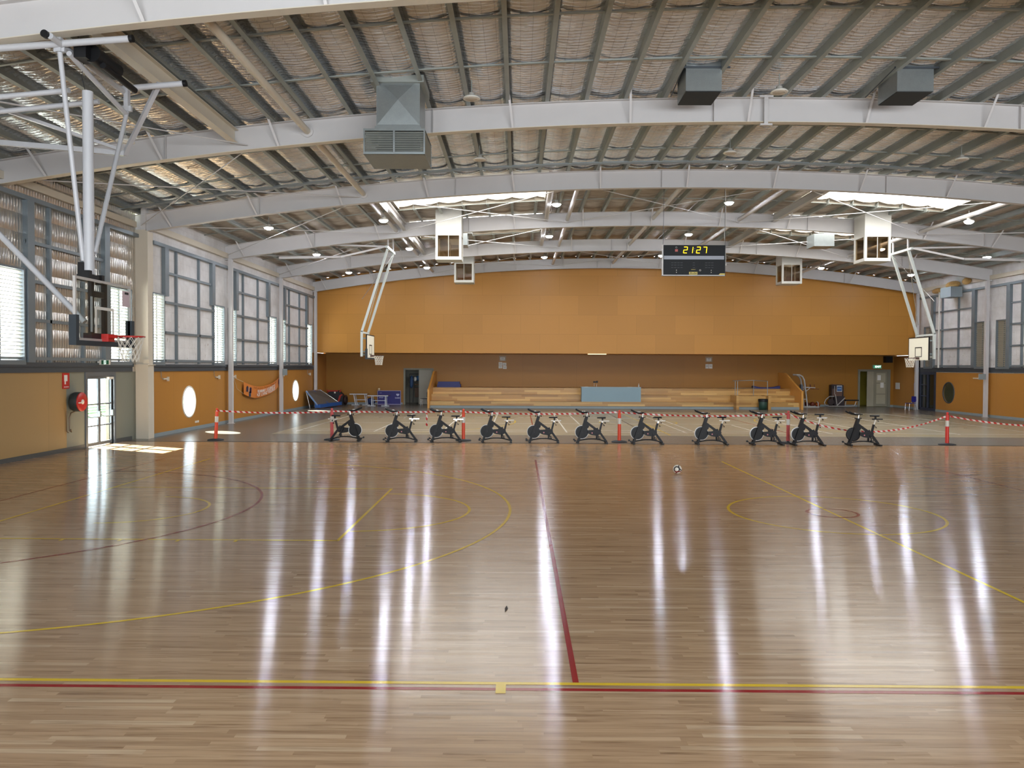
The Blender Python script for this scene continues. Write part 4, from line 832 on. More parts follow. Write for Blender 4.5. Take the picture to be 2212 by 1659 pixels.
    f = [(i2*nn+q, i2*nn+(q+1) % nn, (i2+1)*nn+(q+1) % nn, (i2+1)*nn+q) for i2 in range(len(prof)-1) for q in range(nn)]+[tuple(reversed(range(nn))), tuple(range(len(v)-nn, len(v)))]
    sd.add(v, f, True).bar((xs+.02, 0, zs+.03), (xs+.02, 0, zs+.12), .05, .05); obj('saddle', sd, BLK, r)
    for (x, zz0) in ((xs+.11, zs-.045), (.75, .60)): obj('adjusting_knob', MB().cyl((x, 0, zz0-.016), (x, 0, zz0+.016), .03, 12, .012).cyl((x, 0, zz0), (x-.03, 0, zz0+.06), .008, 6), BLK, r)
    return r
# x of the flywheel centre, y, seat raise, slider, white post, chrome rim
BK = [(-5.60, 26.62, 0, 'thin', True, True, 'facing right, leftmost of the row beside a bollard'),
      (-4.30, 26.36, .03, 'thin', False, True, 'second from left, seat post short, tape end hanging to its right'),
      (-2.80, 26.42, .02, 'thin', False, True, 'third from left, a bollard close behind its saddle'),
      (-1.07, 26.37, 0, 'white', False, True, 'fourth from left, white seat slider'),
      (.52, 26.28, 0, 'white', False, True, 'fifth from left, left of the red court line'),
      (2.14, 26.22, 0, 'white', False, True, 'sixth from left, left of the middle bollard'),
      (3.98, 26.02, .03, 'white', False, True, 'seventh from left, just right of the middle bollard'),
      (6.11, 25.98, .05, 'white', True, True, 'eighth from left, alone in a wider gap'),
      (7.93, 25.92, .06, 'white', True, True, 'ninth from left, left of the pale bollard'),
      (9.27, 25.85, .17, 'thin', True, True, 'tenth from left, tall white seat post, front over a bollard foot'),
      (11.12, 25.9, .13, 'dark', True, False, 'last one at the right end, dark flywheel rim')]
for i, (x, y, dz, sl, wp, rc, lb) in enumerate(BK):
    b = make_bike(i, dz, sl, wp, rc); b.location = (x, y, .0); b['label'] = 'black spin bike %s' % lb
    b.rotation_euler.z = [PI, .03, 0, 0, 0, 0, 0, -.02, .02, .02, -.02][i]
# ------------------------------------------------------------------ bollards and tape
ORG = M('bollard_orange', (238, 78, 44), .4, 0, .03, emit=0); ORP = M('bollard_haze_tint', (206, 84, 84), .45, 0, .04)  # pinkish tone carries shade and haze painted onto the back bollards
BO = [(-10.38, 26.55, 'leftmost bollard, orange with white band, leaning slightly', ORG), (-6.47, 26.9, 'bollard tinted pink for shade and haze behind the leftmost bike', ORP), (-1.90, 26.85, 'orange bollard behind the third bike saddle', ORG),
      (3.46, 26.64, 'orange bollard in the middle of the row', ORG), (9.22, 26.63, 'bollard tinted pink for shade and haze behind the tenth bike', ORP), (14.45, 26.3, 'rightmost bollard, bright red with white band', M('bollard_red', (220, 52, 40), .4))]
for (x, y, lb, mt) in BO:
    b = thing('bollard', (x, y, 0), lb, 'bollard', 'T-top bollards joined by tape'); lean = .05 if x < -10 else 0
    obj('base', MB().lathe([(0, 0), (.27, 0), (.27, .025), (.2, .045), (.08, .06), (0, .06)], (x, y, 0), n=28), RUB, b)
    obj('tube', MB().cyl((x, y, .05), (x+lean, y, 1.0), .058, 18, .052), mt, b); obj('reflective_band', MB().cyl((x+lean*.58, y, .62), (x+lean*.82, y, .82), .0595, 18), WPAINT, b)
    obj('cap', MB().lathe([(0, .10), (.025, .10), (.045, .07), (.03, .045), (.028, .02), (.05, .0), (.052, -.02)], (x+lean, y, 1.0), n=18), mt, b)
def tape(a, b_, sag, label, twist=2., zf=None):
    a, b_ = Vector(a), Vector(b_); n = 60; v = []; L_ = (b_-a).length; h = .058
    for i in range(n+1):
        t = i/n; z = a.z+(b_.z-a.z)*t-sag*4*t*(1-t); th = .6*math.sin(t*PI*twist*2+.4)
        c = Vector((a.x+(b_.x-a.x)*t, a.y+(b_.y-a.y)*t, z)); u = Vector((0, math.sin(th), math.cos(th)))*h/2
        v += [c-u, c+u]
    mb = MB().add(v, [(2*i, 2*i+1, 2*i+3, 2*i+2) for i in range(n)], True)
    return tag(obj('barrier_tape', mb, TAPE), label, 'tape', 'red and white barrier tape spans')
zt = 1.0
tape((-10.33, 26.5, zt+.02), (-6.53, 26.85, zt-.02), .06, 'barrier tape span from the leftmost bollard to the pink-tinted second one')
tape((-6.41, 26.85, zt-.0), (-1.96, 26.8, zt+.02), .03, 'barrier tape span behind the first three bikes')
tape((-1.84, 26.8, zt+.0), (3.4, 26.6, zt+.03), .07, 'barrier tape span from third to middle bollard')
tape((3.52, 26.6, zt+.02), (9.16, 26.6, zt+.0), .10, 'barrier tape span right of the middle bollard')
tape((9.28, 26.6, zt-.03), (14.39, 26.25, zt-.03), .55, 'deeply sagging barrier tape span before the rightmost bollard')
tape((14.51, 26.25, zt-.03), (19.8, 26.2, zt-.25), .20, 'barrier tape span leaving the picture at right')
v = []; 
for i in range(13):
    t = i/12; th = 1.2*math.sin(t*7); v += [(-3.17-.035*math.cos(th), 26.85, 1.0-.5*t), (-3.17+.035*math.cos(th), 26.85+.03*math.sin(th), 1.0-.5*t)]
tag(obj('barrier_tape', MB().add(v, [(2*i, 2*i+1, 2*i+3, 2*i+2) for i in range(12)], True), TAPE), 'loose twisted tape end hanging between second and third bikes', 'tape')
ball = obj('ball', MB().sphere((3.84, 18.75, .107), .107, 28, 18), m_ball()); ball.data.transform(Matrix.Translation((0, 0, -.107))); ball.location.z = .107
tag(ball, 'white ball with black and red bands lying on the timber floor', 'ball')
# small floor debris
tag(obj('dry_leaf', MB().add([(-.13, 8.05, .004), (-.10, 8.16, .008), (-.115, 8.28, .004), (-.135, 8.17, .006)], [(0, 1, 2, 3)]), M('leaf_dark', (60, 48, 40), .7)), 'small dark sliver lying on the floor left of the red line', 'leaf')
# ------------------------------------------------------------------ bleachers
bl = thing('bleachers', (6.1, 49.5, 0), 'long three-tier timber bleachers built into the back recess', 'bleachers')
KICK = GREYSK; X0, X1, XS = -5.5, 17.45, 13.45
obj('kick_board', MB().box(X0, XS, 48.34, 48.36, 0, .15).box(XS, 17.4, 48.24, 48.26, 0, .15), KICK, bl)
obj('tier', MB().box(X0, XS, 48.3, 49.1, .15, .42), BLEACH, bl); obj('tier', MB().box(X0, X1, 49.1, 49.9, .15, .82), BLEACH, bl); obj('tier', MB().box(X0, X1, 49.9, YK-.02, .15, 1.22), BLEACH, bl)
obj('tier_nosing', MB().box(X0, XS, 48.26, 48.3, .385, .42), BLEACH, bl); obj('tier_nosing', MB().box(X0, X1, 49.05, 49.1, .785, .82), BLEACH, bl); obj('tier_nosing', MB().box(X0, X1, 49.85, 49.9, 1.185, 1.22), BLEACH, bl)
obj('step_block', MB().box(13.45, 15.35, 48.2, 49.1, .15, .82), BLEACH, bl); obj('tier', MB().box(15.35, X1, 48.3, 49.1, .15, .42), BLEACH, bl)
obj('divider', MB().box(13.35, 13.52, 47.75, 49.1, 0, .86), BLEACH, bl); obj('divider', MB().box(15.3, 15.47, 47.75, 49.1, 0, .86), BLEACH, bl)
OCH = M('end_panel_ply', (206, 146, 66), .4, 0, .06)
prof = [(47.9, 0), (47.9, 1.14), (48.2, 1.2), (51.0, 2.25), (YK-.02, 2.25), (YK-.02, 0)]
obj('end_panel', MB().prism(prof, 'x', -5.62, -5.5), OCH, bl); obj('end_panel', MB().prism(prof, 'x', 17.38, 17.5), OCH, bl)
hr = thing('handrail', (14.4, 49.0, .82), 'steel handrail standing on the raised step block of the bleachers', 'handrail')
for x in (13.45, 13.6, 15.45): obj('rail_post', MB().cyl((x, 48.4, .86), (x, 48.4, 1.75), .022, 8), GALV, hr)
obj('rail_post', MB().cyl((14.95, 49.6, .82), (14.95, 49.6, 1.8), .022, 8), GALV, hr)
obj('rail', MB().tube([(13.3, 48.4, 1.76), (14.8, 49.3, 1.78), (15.45, 48.4, 1.74)], .02, 8).tube([(13.3, 48.4, 1.3), (13.7, 48.5, 1.3), (15.1, 49.6, 1.3)], .016, 8), GALV, hr)
tag(obj('rolled_mat', MB().box(-5.3, -3.78, 50.6, 51.2, 1.22, 1.42).box(-5.25, -3.85, 50.65, 51.15, 1.42, 1.58), BLUE), 'navy blue mats stacked on the top tier at the left end', 'mat')
mt2 = MB(); v = []
for i in range(13):
    t = i/12; z = 1.30+.10*abs(2*t-1)**2.2; v += [(15.3+1.7*t, 50.7, 1.22), (15.3+1.7*t, 50.7, z), (15.3+1.7*t, 51.2, z), (15.3+1.7*t, 51.2, 1.22)]
mt2.add(v, [(4*i+k, 4*i+4+k, 4*i+4+(k+1) % 4, 4*i+(k+1) % 4) for i in range(12) for k in range(4)]+[(0, 1, 2, 3), (48, 51, 50, 49)])
tag(obj('rolled_mat', mt2, BLUE), 'navy blue mat lying curled on the top tier at the right end', 'mat')
dk = thing('desk', (5.8, 48.7, .42), 'long desk with a pale blue grey front on the bottom tier', 'desk')
obj('front_panel', MB().box(3.92, 7.6, 48.34, 48.36, .42, 1.31), M('desk_blue', (132, 156, 166), .5, 0, .03), dk); obj('desk_top', MB().box(3.9, 7.62, 48.33, 49.05, 1.31, 1.335), M('desk_top', (160, 176, 182), .4), dk)
for x in (3.93, 7.55): obj('side_panel', MB().box(x, x+.03, 48.36, 49.05, .42, 1.31), M('desk_blue', (0, 0, 0)), dk)
tg = thing('desk_timer', (4.8, 48.7, 1.335), 'small dark device on thin legs standing on the desk', 'device')
obj('body', MB().box(4.68, 4.93, 48.65, 48.72, 1.60, 1.68).cyl((4.72, 48.62, 1.64), (4.72, 48.75, 1.64), .055, 14).cyl((4.9, 48.62, 1.65), (4.9, 48.75, 1.65), .065, 14), BLK, tg); obj('leg', MB().cyl((4.73, 48.68, 1.335), (4.73, 48.68, 1.6), .008, 6), CHROME, tg); obj('leg', MB().cyl((4.88, 48.68, 1.335), (4.88, 48.68, 1.6), .008, 6), CHROME, tg)
bt = thing('spray_bottle', (7.5, 48.6, 1.335), 'clear white topped bottle on the right end of the desk', 'bottle')
obj('bottle_body', MB().lathe([(0, 0), (.04, 0), (.042, .10), (.018, .15), (.015, .17)], (7.5, 48.6, 1.335), n=14), M('bottle_clear', (190, 190, 188), .2), bt); obj('bottle_cap', MB().lathe([(.016, .17), (.02, .17), (.012, .22), (0, .22)], (7.5, 48.6, 1.335), n=14), WPAINT, bt)
for x in (4.1, 6.8): tag(obj('paper_sheet', MB().box(x, x+.25, 48.5, 48.7, 1.335, 1.345), PAPER), 'paper lying flat on the desk %s' % ('left end' if x < 5 else 'near the bottle'), 'paper')
# signs on the recess wall
def sign(nm, x, y, z, w_, h_, mt, label, cat='sign', ax='y', d=.02):
    if ax == 'y': mb = MB().box(x-w_/2, x+w_/2, y-d, y, z-h_/2, z+h_/2)
    else: mb = MB().box(x if d > 0 else x+d, x+d if d > 0 else x, y-w_/2, y+w_/2, z-h_/2, z+h_/2)
    return tag(obj(nm, mb, mt), label, cat)
SB = M('sign_frame', (158, 138, 112), .5); INK = M('ink_black', (40, 40, 44), .5)
for x, sd_ in ((-1.08, 'left'), (12.75, 'right')):
    s_ = sign('basket_sign', x, YK, 3.12, .46, .36, SB, 'small framed notice high on the recess wall, %s one' % sd_)
    obj('notice_paper', MB().box(x-.15, x+.15, YK-.03, YK-.02, 3.0, 3.2), PAPER, s_); obj('print', MB().box(x-.1, x+.1, YK-.034, YK-.03, 3.13, 3.16).box(x-.12, x+.12, YK-.034, YK-.03, 3.05, 3.07), INK, s_)
for x, z, l in ((-1.22, 2.78, 'upper left'), (-.95, 2.74, 'upper right'), (-1.22, 2.56, 'lower left'), (-.93, 2.52, 'lower right')):
    s_ = sign('paper_note', x, YK, z, .25, .2, PAPER, 'paper note below the left framed notice, %s of four' % l, 'notice'); obj('print', MB().box(x-.08, x+.08, YK-.024, YK-.02, z-.02, z), INK, s_)
for x, l in ((12.64, 'left'), (12.88, 'right')):
    s_ = sign('paper_note', x, YK, 2.66, .22, .30, PAPER, 'paper note below the right framed notice, %s of two' % l, 'notice'); obj('print', MB().box(x-.07, x+.07, YK-.024, YK-.02, 2.64, 2.66).box(x-.07, x+.07, YK-.024, YK-.02, 2.7, 2.71), INK, s_)
ex = sign('exit_sign', 23.95, YK, 2.68, .56, .24, M('exit_box', (150, 200, 180), .4), 'green lit EXIT sign above the double door', d=.14)
obj('sign_face', MB().box(23.72, 24.2, YK-.144, YK-.14, 2.59, 2.77), m_emit('exit_face', (60, 150, 110), 1.0), ex)
text('lettering', 'EXIT', .17, (23.99, YK-.147, 2.68), (PI/2, 0, 0), m_emit('exit_letters', (236, 255, 240), 2.5), ex, True, 1.1)
for x, z in ((24.02, 1.78), (24.22, 1.28)): tag(obj('door_note', MB().box(x, x+.22, YK-.03, YK-.016, z, z+.34), PAPER), 'white note taped to the pale door leaf, %s' % ('upper' if z > 1.5 else 'lower'), 'notice')
sign('paper_note', XR, 51.7, 1.42, .55, .42, PAPER, 'white note on the right side wall of the recess', 'notice', 'x', -.02)
s_ = sign('blue_poster', XR, 49.3, 1.43, .5, .46, M('poster_lilac', (150, 160, 210), .5), 'blue and white poster beside the dark glazed door', 'poster', 'x', -.02); obj('poster_figure', MB().box(XR-.024, XR-.02, 49.2, 49.42, 1.3, 1.55), M('poster_navy', (30, 30, 90), .5), s_)
spk = thing('speaker_box', (24.6, 52.0, 2.95), 'black speaker under the soffit, right of the EXIT sign', 'speaker'); obj('speaker_case', MB().box(24.38, 24.82, 51.85, 52.25, 2.95, 3.38), BLK, spk); obj('speaker_grille', MB().box(24.42, 24.78, 51.83, 51.85, 3.0, 3.34), BLKM, spk)
# ------------------------------------------------------------------ things in the left recess
st = thing('rebound_frame', (-12.8, 48, 0), 'tilted trampoline frame with blue padded foot against the left wall', 'trampoline')
TB = M('pad_blue', (40, 84, 150), .5)
def quadframe(p, r_, mt, nm, par): 
    for i in range(4): obj(nm, MB().cyl(p[i], p[(i+1) % 4], r_, 10), mt, par)
TL, TRr, BR, BLq = (-12.75, 46.6, 1.05), (-12.62, 49.4, 1.05), (-11.45, 49.3, .28), (-12.0, 46.4, .2)
quadframe([TL, TRr, BR, BLq], .035, CHROME, 'frame_tube', st)
obj('mesh_bed', MB().add([TL, TRr, BR, BLq], [(0, 1, 2, 3)]), M('mesh_bed', (96, 88, 80), .6), st)
obj('foot_pad', MB().bar((-12.0, 46.35, .16), (-11.4, 49.35, .2), .36, .2), TB, st); obj('side_pad', MB().bar(TL, BLq, .12, .05), M('pad_pale', (100, 140, 190), .5), st)
obj('centre_strap', MB().bar((-12.68, 48, 1.06), (-11.72, 47.85, .26), .10, .02), TB, st)
obj('support_leg', MB().cyl((-12.75, 46.6, 1.0), (-12.5, 46.5, .02), .025, 8), CHROME, st); obj('support_leg', MB().cyl((-12.6, 49.3, 1.0), (-12.55, 49.35, .02), .025, 8), CHROME, st)
bg_ = thing('kit_bag', (-12.2, 51.6, 0), 'bulky black and red kit bag in the left corner', 'bag')
obj('bag_body', MB().prism([(-12.85, 0), (-12.9, .35), (-12.65, .75), (-12.4, .93), (-11.95, .93), (-11.7, .7), (-11.55, .3), (-11.55, 0)], 'y', 51.35, 52.0), M('bag_black', (36, 36, 40), .7, 0, .2), bg_)
obj('bag_stripe', MB().prism([(-12.0, .12), (-11.9, .12), (-11.72, .6), (-11.62, .66), (-11.7, .7), (-11.85, .62)], 'y', 51.32, 51.36).box(-12.6, -11.95, 51.3, 51.5, .88, .96), M('bag_red', (170, 44, 30), .6), bg_)
obj('bag_ear', MB().cyl((-12.62, 51.5, .8), (-12.72, 51.5, 1.02), .06, 10, .01), M('bag_red', (0, 0, 0)), bg_); obj('bag_ear', MB().cyl((-11.86, 51.5, .85), (-11.76, 51.5, 1.03), .06, 10, .01), M('bag_red', (0, 0, 0)), bg_); obj('bag_tag', MB().box(-12.2, -12.1, 51.33, 51.35, .76, .86), WPAINT, bg_)
tag(obj('sports_wheel', MB().torus((-11.45, 51.4, .34), .22, .1, 'x', 24, 10), M('wheel_dark', (48, 30, 28), .7)), 'dark round cushion leaning beside the kit bag', 'cushion')
STEELW = M('table_leg_white', (206, 208, 214), .35)
def ftable(x0, x1, yc, z, label, tilt=0.):
    t = thing('folding_table', ((x0+x1)/2, yc, 0), label, 'table', 'folded club tables')
    obj('table_top', MB().box(x0, x1, yc-.38, yc+.38, z-.03, z), M('table_brown', (96, 66, 52), .4), t)
    obj('table_edge', MB().box(x0, x1, yc-.40, yc-.38, z-.045, z+.005), STEELW, t)
    for x in (x0+.25, x1-.2):
        for dx in (-.0, ): 
            obj('leg', MB().bar((x, yc-.25, z-.03), (x+tilt, yc-.25, .04), .05, .05), STEELW, t); obj('leg', MB().bar((x, yc+.25, z-.03), (x+tilt, yc+.25, .04), .05, .05), STEELW, t)
        obj('foot_bar', MB().bar((x+tilt-.25, yc-.3, .04), (x+tilt+.25, yc-.3, .04), .05, .04), STEELW, t)
    obj('stretcher', MB().bar((x0+.25+tilt*.5, yc, .36), (x1-.2+tilt*.5, yc, .36), .04, .04), STEELW, t)
ftable(-9.62, -8.30, 49.8, .70, 'brown folding table with white frame before the blue banner board'); ftable(-11.0, -9.85, 50.9, .76, 'brown folding table with splayed white legs, left of the blue board', .12)
bb = thing('banner_board', (-8.7, 52.1, 0), 'blue sponsor board with white edge leaning by the store door', 'board')
obj('board_panel', MB().box(-9.44, -7.92, 52.1, 52.13, 0, .9), M('board_navy', (40, 34, 110), .5, 0, .15), bb); obj('board_edge', MB().box(-9.47, -9.44, 52.09, 52.14, 0, .93).box(-7.92, -7.89, 52.09, 52.14, 0, .93).box(-9.47, -7.89, 52.09, 52.14, .9, .93).box(-9.47, -7.89, 52.09, 52.14, 0, .03), M('edge_lilac', (170, 160, 190), .5), bb)
text('lettering', 'GAMES', .12, (-8.12, 52.09, .44), (PI/2, 0, 0), M('letters_pale', (190, 190, 220), .5), bb, True, .9); obj('board_emblem', MB().prism([(-8.2, .72), (-8.0, .72), (-8.0, .64), (-8.1, .56), (-8.2, .64)], 'y', 52.085, 52.1), M('letters_pale', (0, 0, 0)), bb)
text('lettering', 'SPORT', .10, (-9.2, 52.09, .46), (PI/2, 0, 0), M('letters_pale', (0, 0, 0)), bb, True); text('lettering', 'sport', .07, (-9.25, 52.09, .78), (PI/2, 0, 0), M('letters_pale', (0, 0, 0)), bb)
tag(obj('blue_bag', MB().sphere((-9.75, 51.3, .24), .24, 16, 10, 1.25, .8, 1.), M('bag_navy', (30, 44, 90), .6)), 'dark blue bag on the floor under the splayed table', 'bag')
tag(obj('small_ball', MB().sphere((-9.36, 52.1, 1.02), .085, 16, 10), M('cream_ball', (224, 204, 170), .5)), 'small cream ball resting on top of the blue board', 'ball')
def chair(loc, rz, label, seatc):
    c_ = thing('chair', (0, 0, 0), label, 'chair')
    obj('seat', MB().box(-.22, .22, -.22, .22, .42, .45), seatc, c_); obj('backrest', MB().prism([(-.19, .50), (-.22, .60), (-.20, .86), (.20, .86), (.22, .60), (.19, .50)], 'y', .20, .24), seatc, c_)
    for sx in (-.2, .2):
        obj('leg', MB().cyl((sx, -.19, .42), (sx, -.22, 0), .013, 8), CHROME, c_); obj('leg', MB().cyl((sx, .16, .42), (sx, .30, 0), .013, 8), CHROME, c_); obj('back_tube', MB().cyl((sx, .19, .42), (sx, .23, .6), .012, 8), CHROME, c_)
    c_.location = loc; c_.rotation_euler.z = rz; return c_
chair((-6.2, 51.3, 0), -1.2, 'dark chair between the store door and the bleachers', M('chair_dark', (44, 34, 60), .5)); chair((24.15, 48.1, 0), -1.45, 'royal blue plastic chair by the dark glazed door', M('chair_blue', (34, 34, 130), .45))
# store contents
kb = thing('storage_rack', (-7.2, 54, 0), 'dark rack with blue and white bags inside the open store', 'rack')
obj('rack_frame', MB().bar((-7.45, 53.2, 0), (-7.45, 53.2, 2.05), .04, .04).bar((-6.75, 53.2, 0), (-6.75, 53.2, 2.05), .04, .04).bar((-7.45, 53.2, 2.05), (-6.75, 53.2, 2.05), .04, .04).bar((-7.2, 53.0, .1), (-7.15, 53.1, 1.9), .05, .03), BLKM, kb)
obj('hanging_bag', MB().sphere((-7.35, 53.4, 1.5), .2, 14, 10, .8, .6, 2.2), M('rack_blue', (50, 80, 120), .6), kb); obj('hanging_bag', MB().sphere((-6.9, 53.5, 1.75), .2, 14, 10, 1., .6, .9), M('rack_sky', (60, 110, 160), .6), kb); obj('hanging_bag', MB().sphere((-7.1, 53.3, 1.7), .13, 14, 10, 1., .6, 1.2), WPAINT, kb)
obj('shelf', MB().box(-7.1, -6.6, 53.2, 53.7, 1.3, 1.35), M('shelf_brown', (120, 76, 36), .6), kb); obj('crate', MB().box(-7.1, -6.6, 53.2, 53.7, .45, 1.1), M('crate_brown', (84, 56, 34), .6), kb)
# ------------------------------------------------------------------ gym gear at right
SIL = M('gym_silver', (176, 174, 170), .35, .2)
dp = thing('dip_station', (18.7, 50.9, 0), 'tall silver chin-up and dip station right of the bleachers', 'gym machine')
for y in (50.6, 51.2): obj('upright', MB().tube([(18.75, y, .08), (18.62, y, 1.1), (18.52, y, 1.8), (18.40, y, 2.02), (18.22, y, 2.12), (18.0, y, 2.13)], .05, 10), SIL, dp)
obj('base_frame', MB().bar((18.0, 50.6, .05), (19.5, 50.6, .05), .07, .07).bar((18.0, 51.2, .05), (19.5, 51.2, .05), .07, .07).tube([(18.05, 50.6, .1), (18.1, 50.6, .5), (18.7, 50.6, .56)], .035, 8).tube([(19.45, 50.6, .08), (19.45, 50.6, .32), (19.35, 50.6, .4)], .03, 8), SIL, dp)
obj('back_pad', MB().box(18.38, 18.5, 50.75, 51.05, .95, 1.5), M('pad_grey', (90, 96, 106), .5), dp)
for y in (50.5, 51.3): obj('dip_arm', MB().bar((18.6, y, 1.32), (19.2, y, 1.3), .05, .05).bar((18.6, y, 1.05), (18.85, y, 1.28), .04, .04), SIL, dp); obj('hand_grip', MB().cyl((19.15, y, 1.3), (19.15, y, 1.52), .018, 8).cyl((18.9, y, 1.3), (18.9, y, 1.5), .018, 8).cyl((19.2, y, 1.22), (19.45, y, 1.21), .02, 8), M('grip_red', (90, 34, 30), .6), dp)
for k, (x, c_) in enumerate(((18.3, 0), (18.72, 1), (19.12, 2), (19.5, 1), (19.85, 3))):
    tag(obj('medicine_ball', MB().sphere((x, 51.75, .17), .165, 18, 12), M('medball_%d' % c_, [(96, 28, 26), (110, 44, 24), (88, 40, 38), (150, 70, 26)][c_], .5)), 'medicine ball on the floor behind the dip station, %s' % ORD[k] if k < 4 else 'orange medicine ball on the floor, rightmost of the five', 'ball', 'medicine balls by the back wall')
rw = thing('rowing_machine', (21.2, 51.6, 0), 'low row cable machine with dark weight tower against the orange wall', 'gym machine')
obj('weight_tower', MB().box(20.78, 21.5, 51.75, 52.1, .5, 1.44).prism([(20.78, 1.44), (20.85, 1.5), (21.43, 1.5), (21.5, 1.44)], 'y', 51.75, 52.1), M('tower_brown', (104, 76, 64), .45), rw)
obj('tower_frame', MB().box(20.74, 20.8, 51.7, 52.12, .05, 1.46).box(21.46, 21.53, 51.7, 52.12, .3, 1.46).box(20.8, 21.5, 51.72, 51.76, 1.22, 1.46), M('tower_dark', (40, 30, 34), .5), rw)
ps = obj('placard', MB().box(21.07, 21.42, 51.68, 51.7, 1.02, 1.42), PAPER, rw); obj('placard_print', MB().box(21.09, 21.40, 51.674, 51.68, 1.06, 1.37), M('placard_blue', (60, 96, 150), .5), ps); obj('placard_print', MB().box(21.13, 21.36, 51.668, 51.674, 1.18, 1.27), M('placard_pale', (130, 160, 200), .5), ps)
obj('side_loop', MB().tube([(20.75, 51.3, .72), (20.45, 51.3, .72), (20.2, 51.3, .5), (20.12, 51.3, .3), (20.2, 51.3, .12), (20.4, 51.3, .07), (21.0, 51.3, .07), (21.9, 51.3, .07), (22.1, 51.3, .12), (22.2, 51.3, .38)], .03, 10), SIL, rw)
obj('lever', MB().bar((20.98, 51.4, .1), (21.5, 51.4, .62), .05, .05).bar((20.85, 51.35, .85), (20.98, 51.35, .08), .04, .04).cyl((20.82, 51.4, .85), (20.82, 51.4, 1.4), .02, 8), SIL, rw)
obj('seat', MB().box(21.55, 22.4, 51.35, 51.75, .42, .50), BLK, rw); obj('seat_leg', MB().bar((21.6, 51.5, .42), (21.57, 51.5, .08), .05, .05), SIL, rw)
obj('disc', MB().cyl((20.62, 51.45, .34), (20.62, 51.6, .34), .2, 20), M('disc_dark', (44, 30, 30), .5), rw); obj('lower_cover', MB().box(20.85, 21.5, 51.45, 51.9, .1, .72), M('tower_dark', (0, 0, 0)), rw)
bn = thing('rubbish_bin', (14.98, 47.9, 0), 'dark green rubbish bin before the bleacher step block', 'bin')
obj('bin_body', MB().lathe([(0, 0), (.23, 0), (.25, .3), (.275, .62), (.26, .64), (0, .64)], (14.98, 47.75, 0), n=24), M('bin_green', (36, 66, 54), .5), bn); obj('bin_liner', MB().lathe([(.285, .50), (.295, .62), (.27, .67), (0, .66)], (14.98, 47.75, 0), n=24), BLK, bn)
# ------------------------------------------------------------------ left wall fittings
hr_ = thing('hose_reel', (XLN, 23.1, 1.2), 'red fire hose reel with black drum on the near left wall', 'hose reel')
obj('hose_drum', MB().lathe([(.10, .04), (.27, .05), (.29, .1), (.29, .26), (.27, .30), (.1, .3)], (XLN, 23.05, 1.46), 'x', 32), M('hose_black', (44, 52, 52), .6), hr_)
obj('reel_disc', MB().lathe([(0, .315), (.10, .318), (.275, .31), (.285, .295), (.285, .28), (0, .28)], (XLN, 23.05, 1.46), 'x', 36), RED, hr_); obj('reel_hub', MB().lathe([(0, .332), (.07, .330), (.075, .31)], (XLN, 23.05, 1.46), 'x', 24), WPAINT, hr_)
obj('reel_handle', MB().box(XLN+.318, XLN+.33, 22.82, 22.98, 1.42, 1.455), WPAINT, hr_)
obj('supply_pipe', MB().tube([(XLN+.08, 23.05, 1.17), (XLN+.08, 22.85, 1.14), (XLN+.06, 22.8, 1.0), (XLN+.06, 22.8, .62), (XLN+.12, 22.8, .58), (XLN+.12, 22.76, .66)], .018, 8).tube([(XLN+.03, 22.72, 1.2), (XLN+.03, 22.72, .6), (XLN+.06, 22.76, .56)], .014, 8), M('pipe_brass', (120, 100, 80), .4, .3), hr_)
fs = sign('fire_sign', XLN, 22.72, 2.09, .34, .46, RED, 'red and white fire hose reel sign above the hose reel', 'sign', 'x', .02)
obj('sign_pictogram', MB().box(XLN+.02, XLN+.024, 22.62, 22.78, 2.08, 2.26).box(XLN+.02, XLN+.024, 22.64, 22.70, 1.99, 2.10), PAPER, fs); text('lettering', 'FIRE HOSE REEL', .035, (XLN+.026, 22.72, 1.91), (PI/2, 0, PI/2), PAPER, fs, True)
es = thing('exit_sign', (XLN+.15, 24.6, 2.58), 'small green and white running figure exit sign over the glazed door', 'sign')
obj('sign_box', MB().box(XLN+.03, XLN+.40, 24.40, 24.48, 2.57, 2.72), WPAINT, es); obj('sign_face', MB().box(XLN+.16, XLN+.39, 24.392, 24.40, 2.58, 2.71), M('exit_green', (30, 92, 58), .4), es); obj('running_figure', MB().box(XLN+.24, XLN+.31, 24.386, 24.392, 2.585, 2.705), m_emit('figure_white', (230, 250, 235), 1.2), es)
obj('figure_mark', MB().prism([(XLN+.26, 2.60), (XLN+.275, 2.64), (XLN+.265, 2.67), (XLN+.285, 2.69), (XLN+.295, 2.66), (XLN+.28, 2.60)], 'y', 24.383, 24.386), M('exit_green', (0, 0, 0)), es)
tag(obj('conduit_pipe', MB().cyl((XR-.22, 46.35, 2.62), (XR-.22, 46.35, 7.2), .05, 10), WPAINT), 'white vertical pipe on the right wall left of the torn insulation', 'pipe')
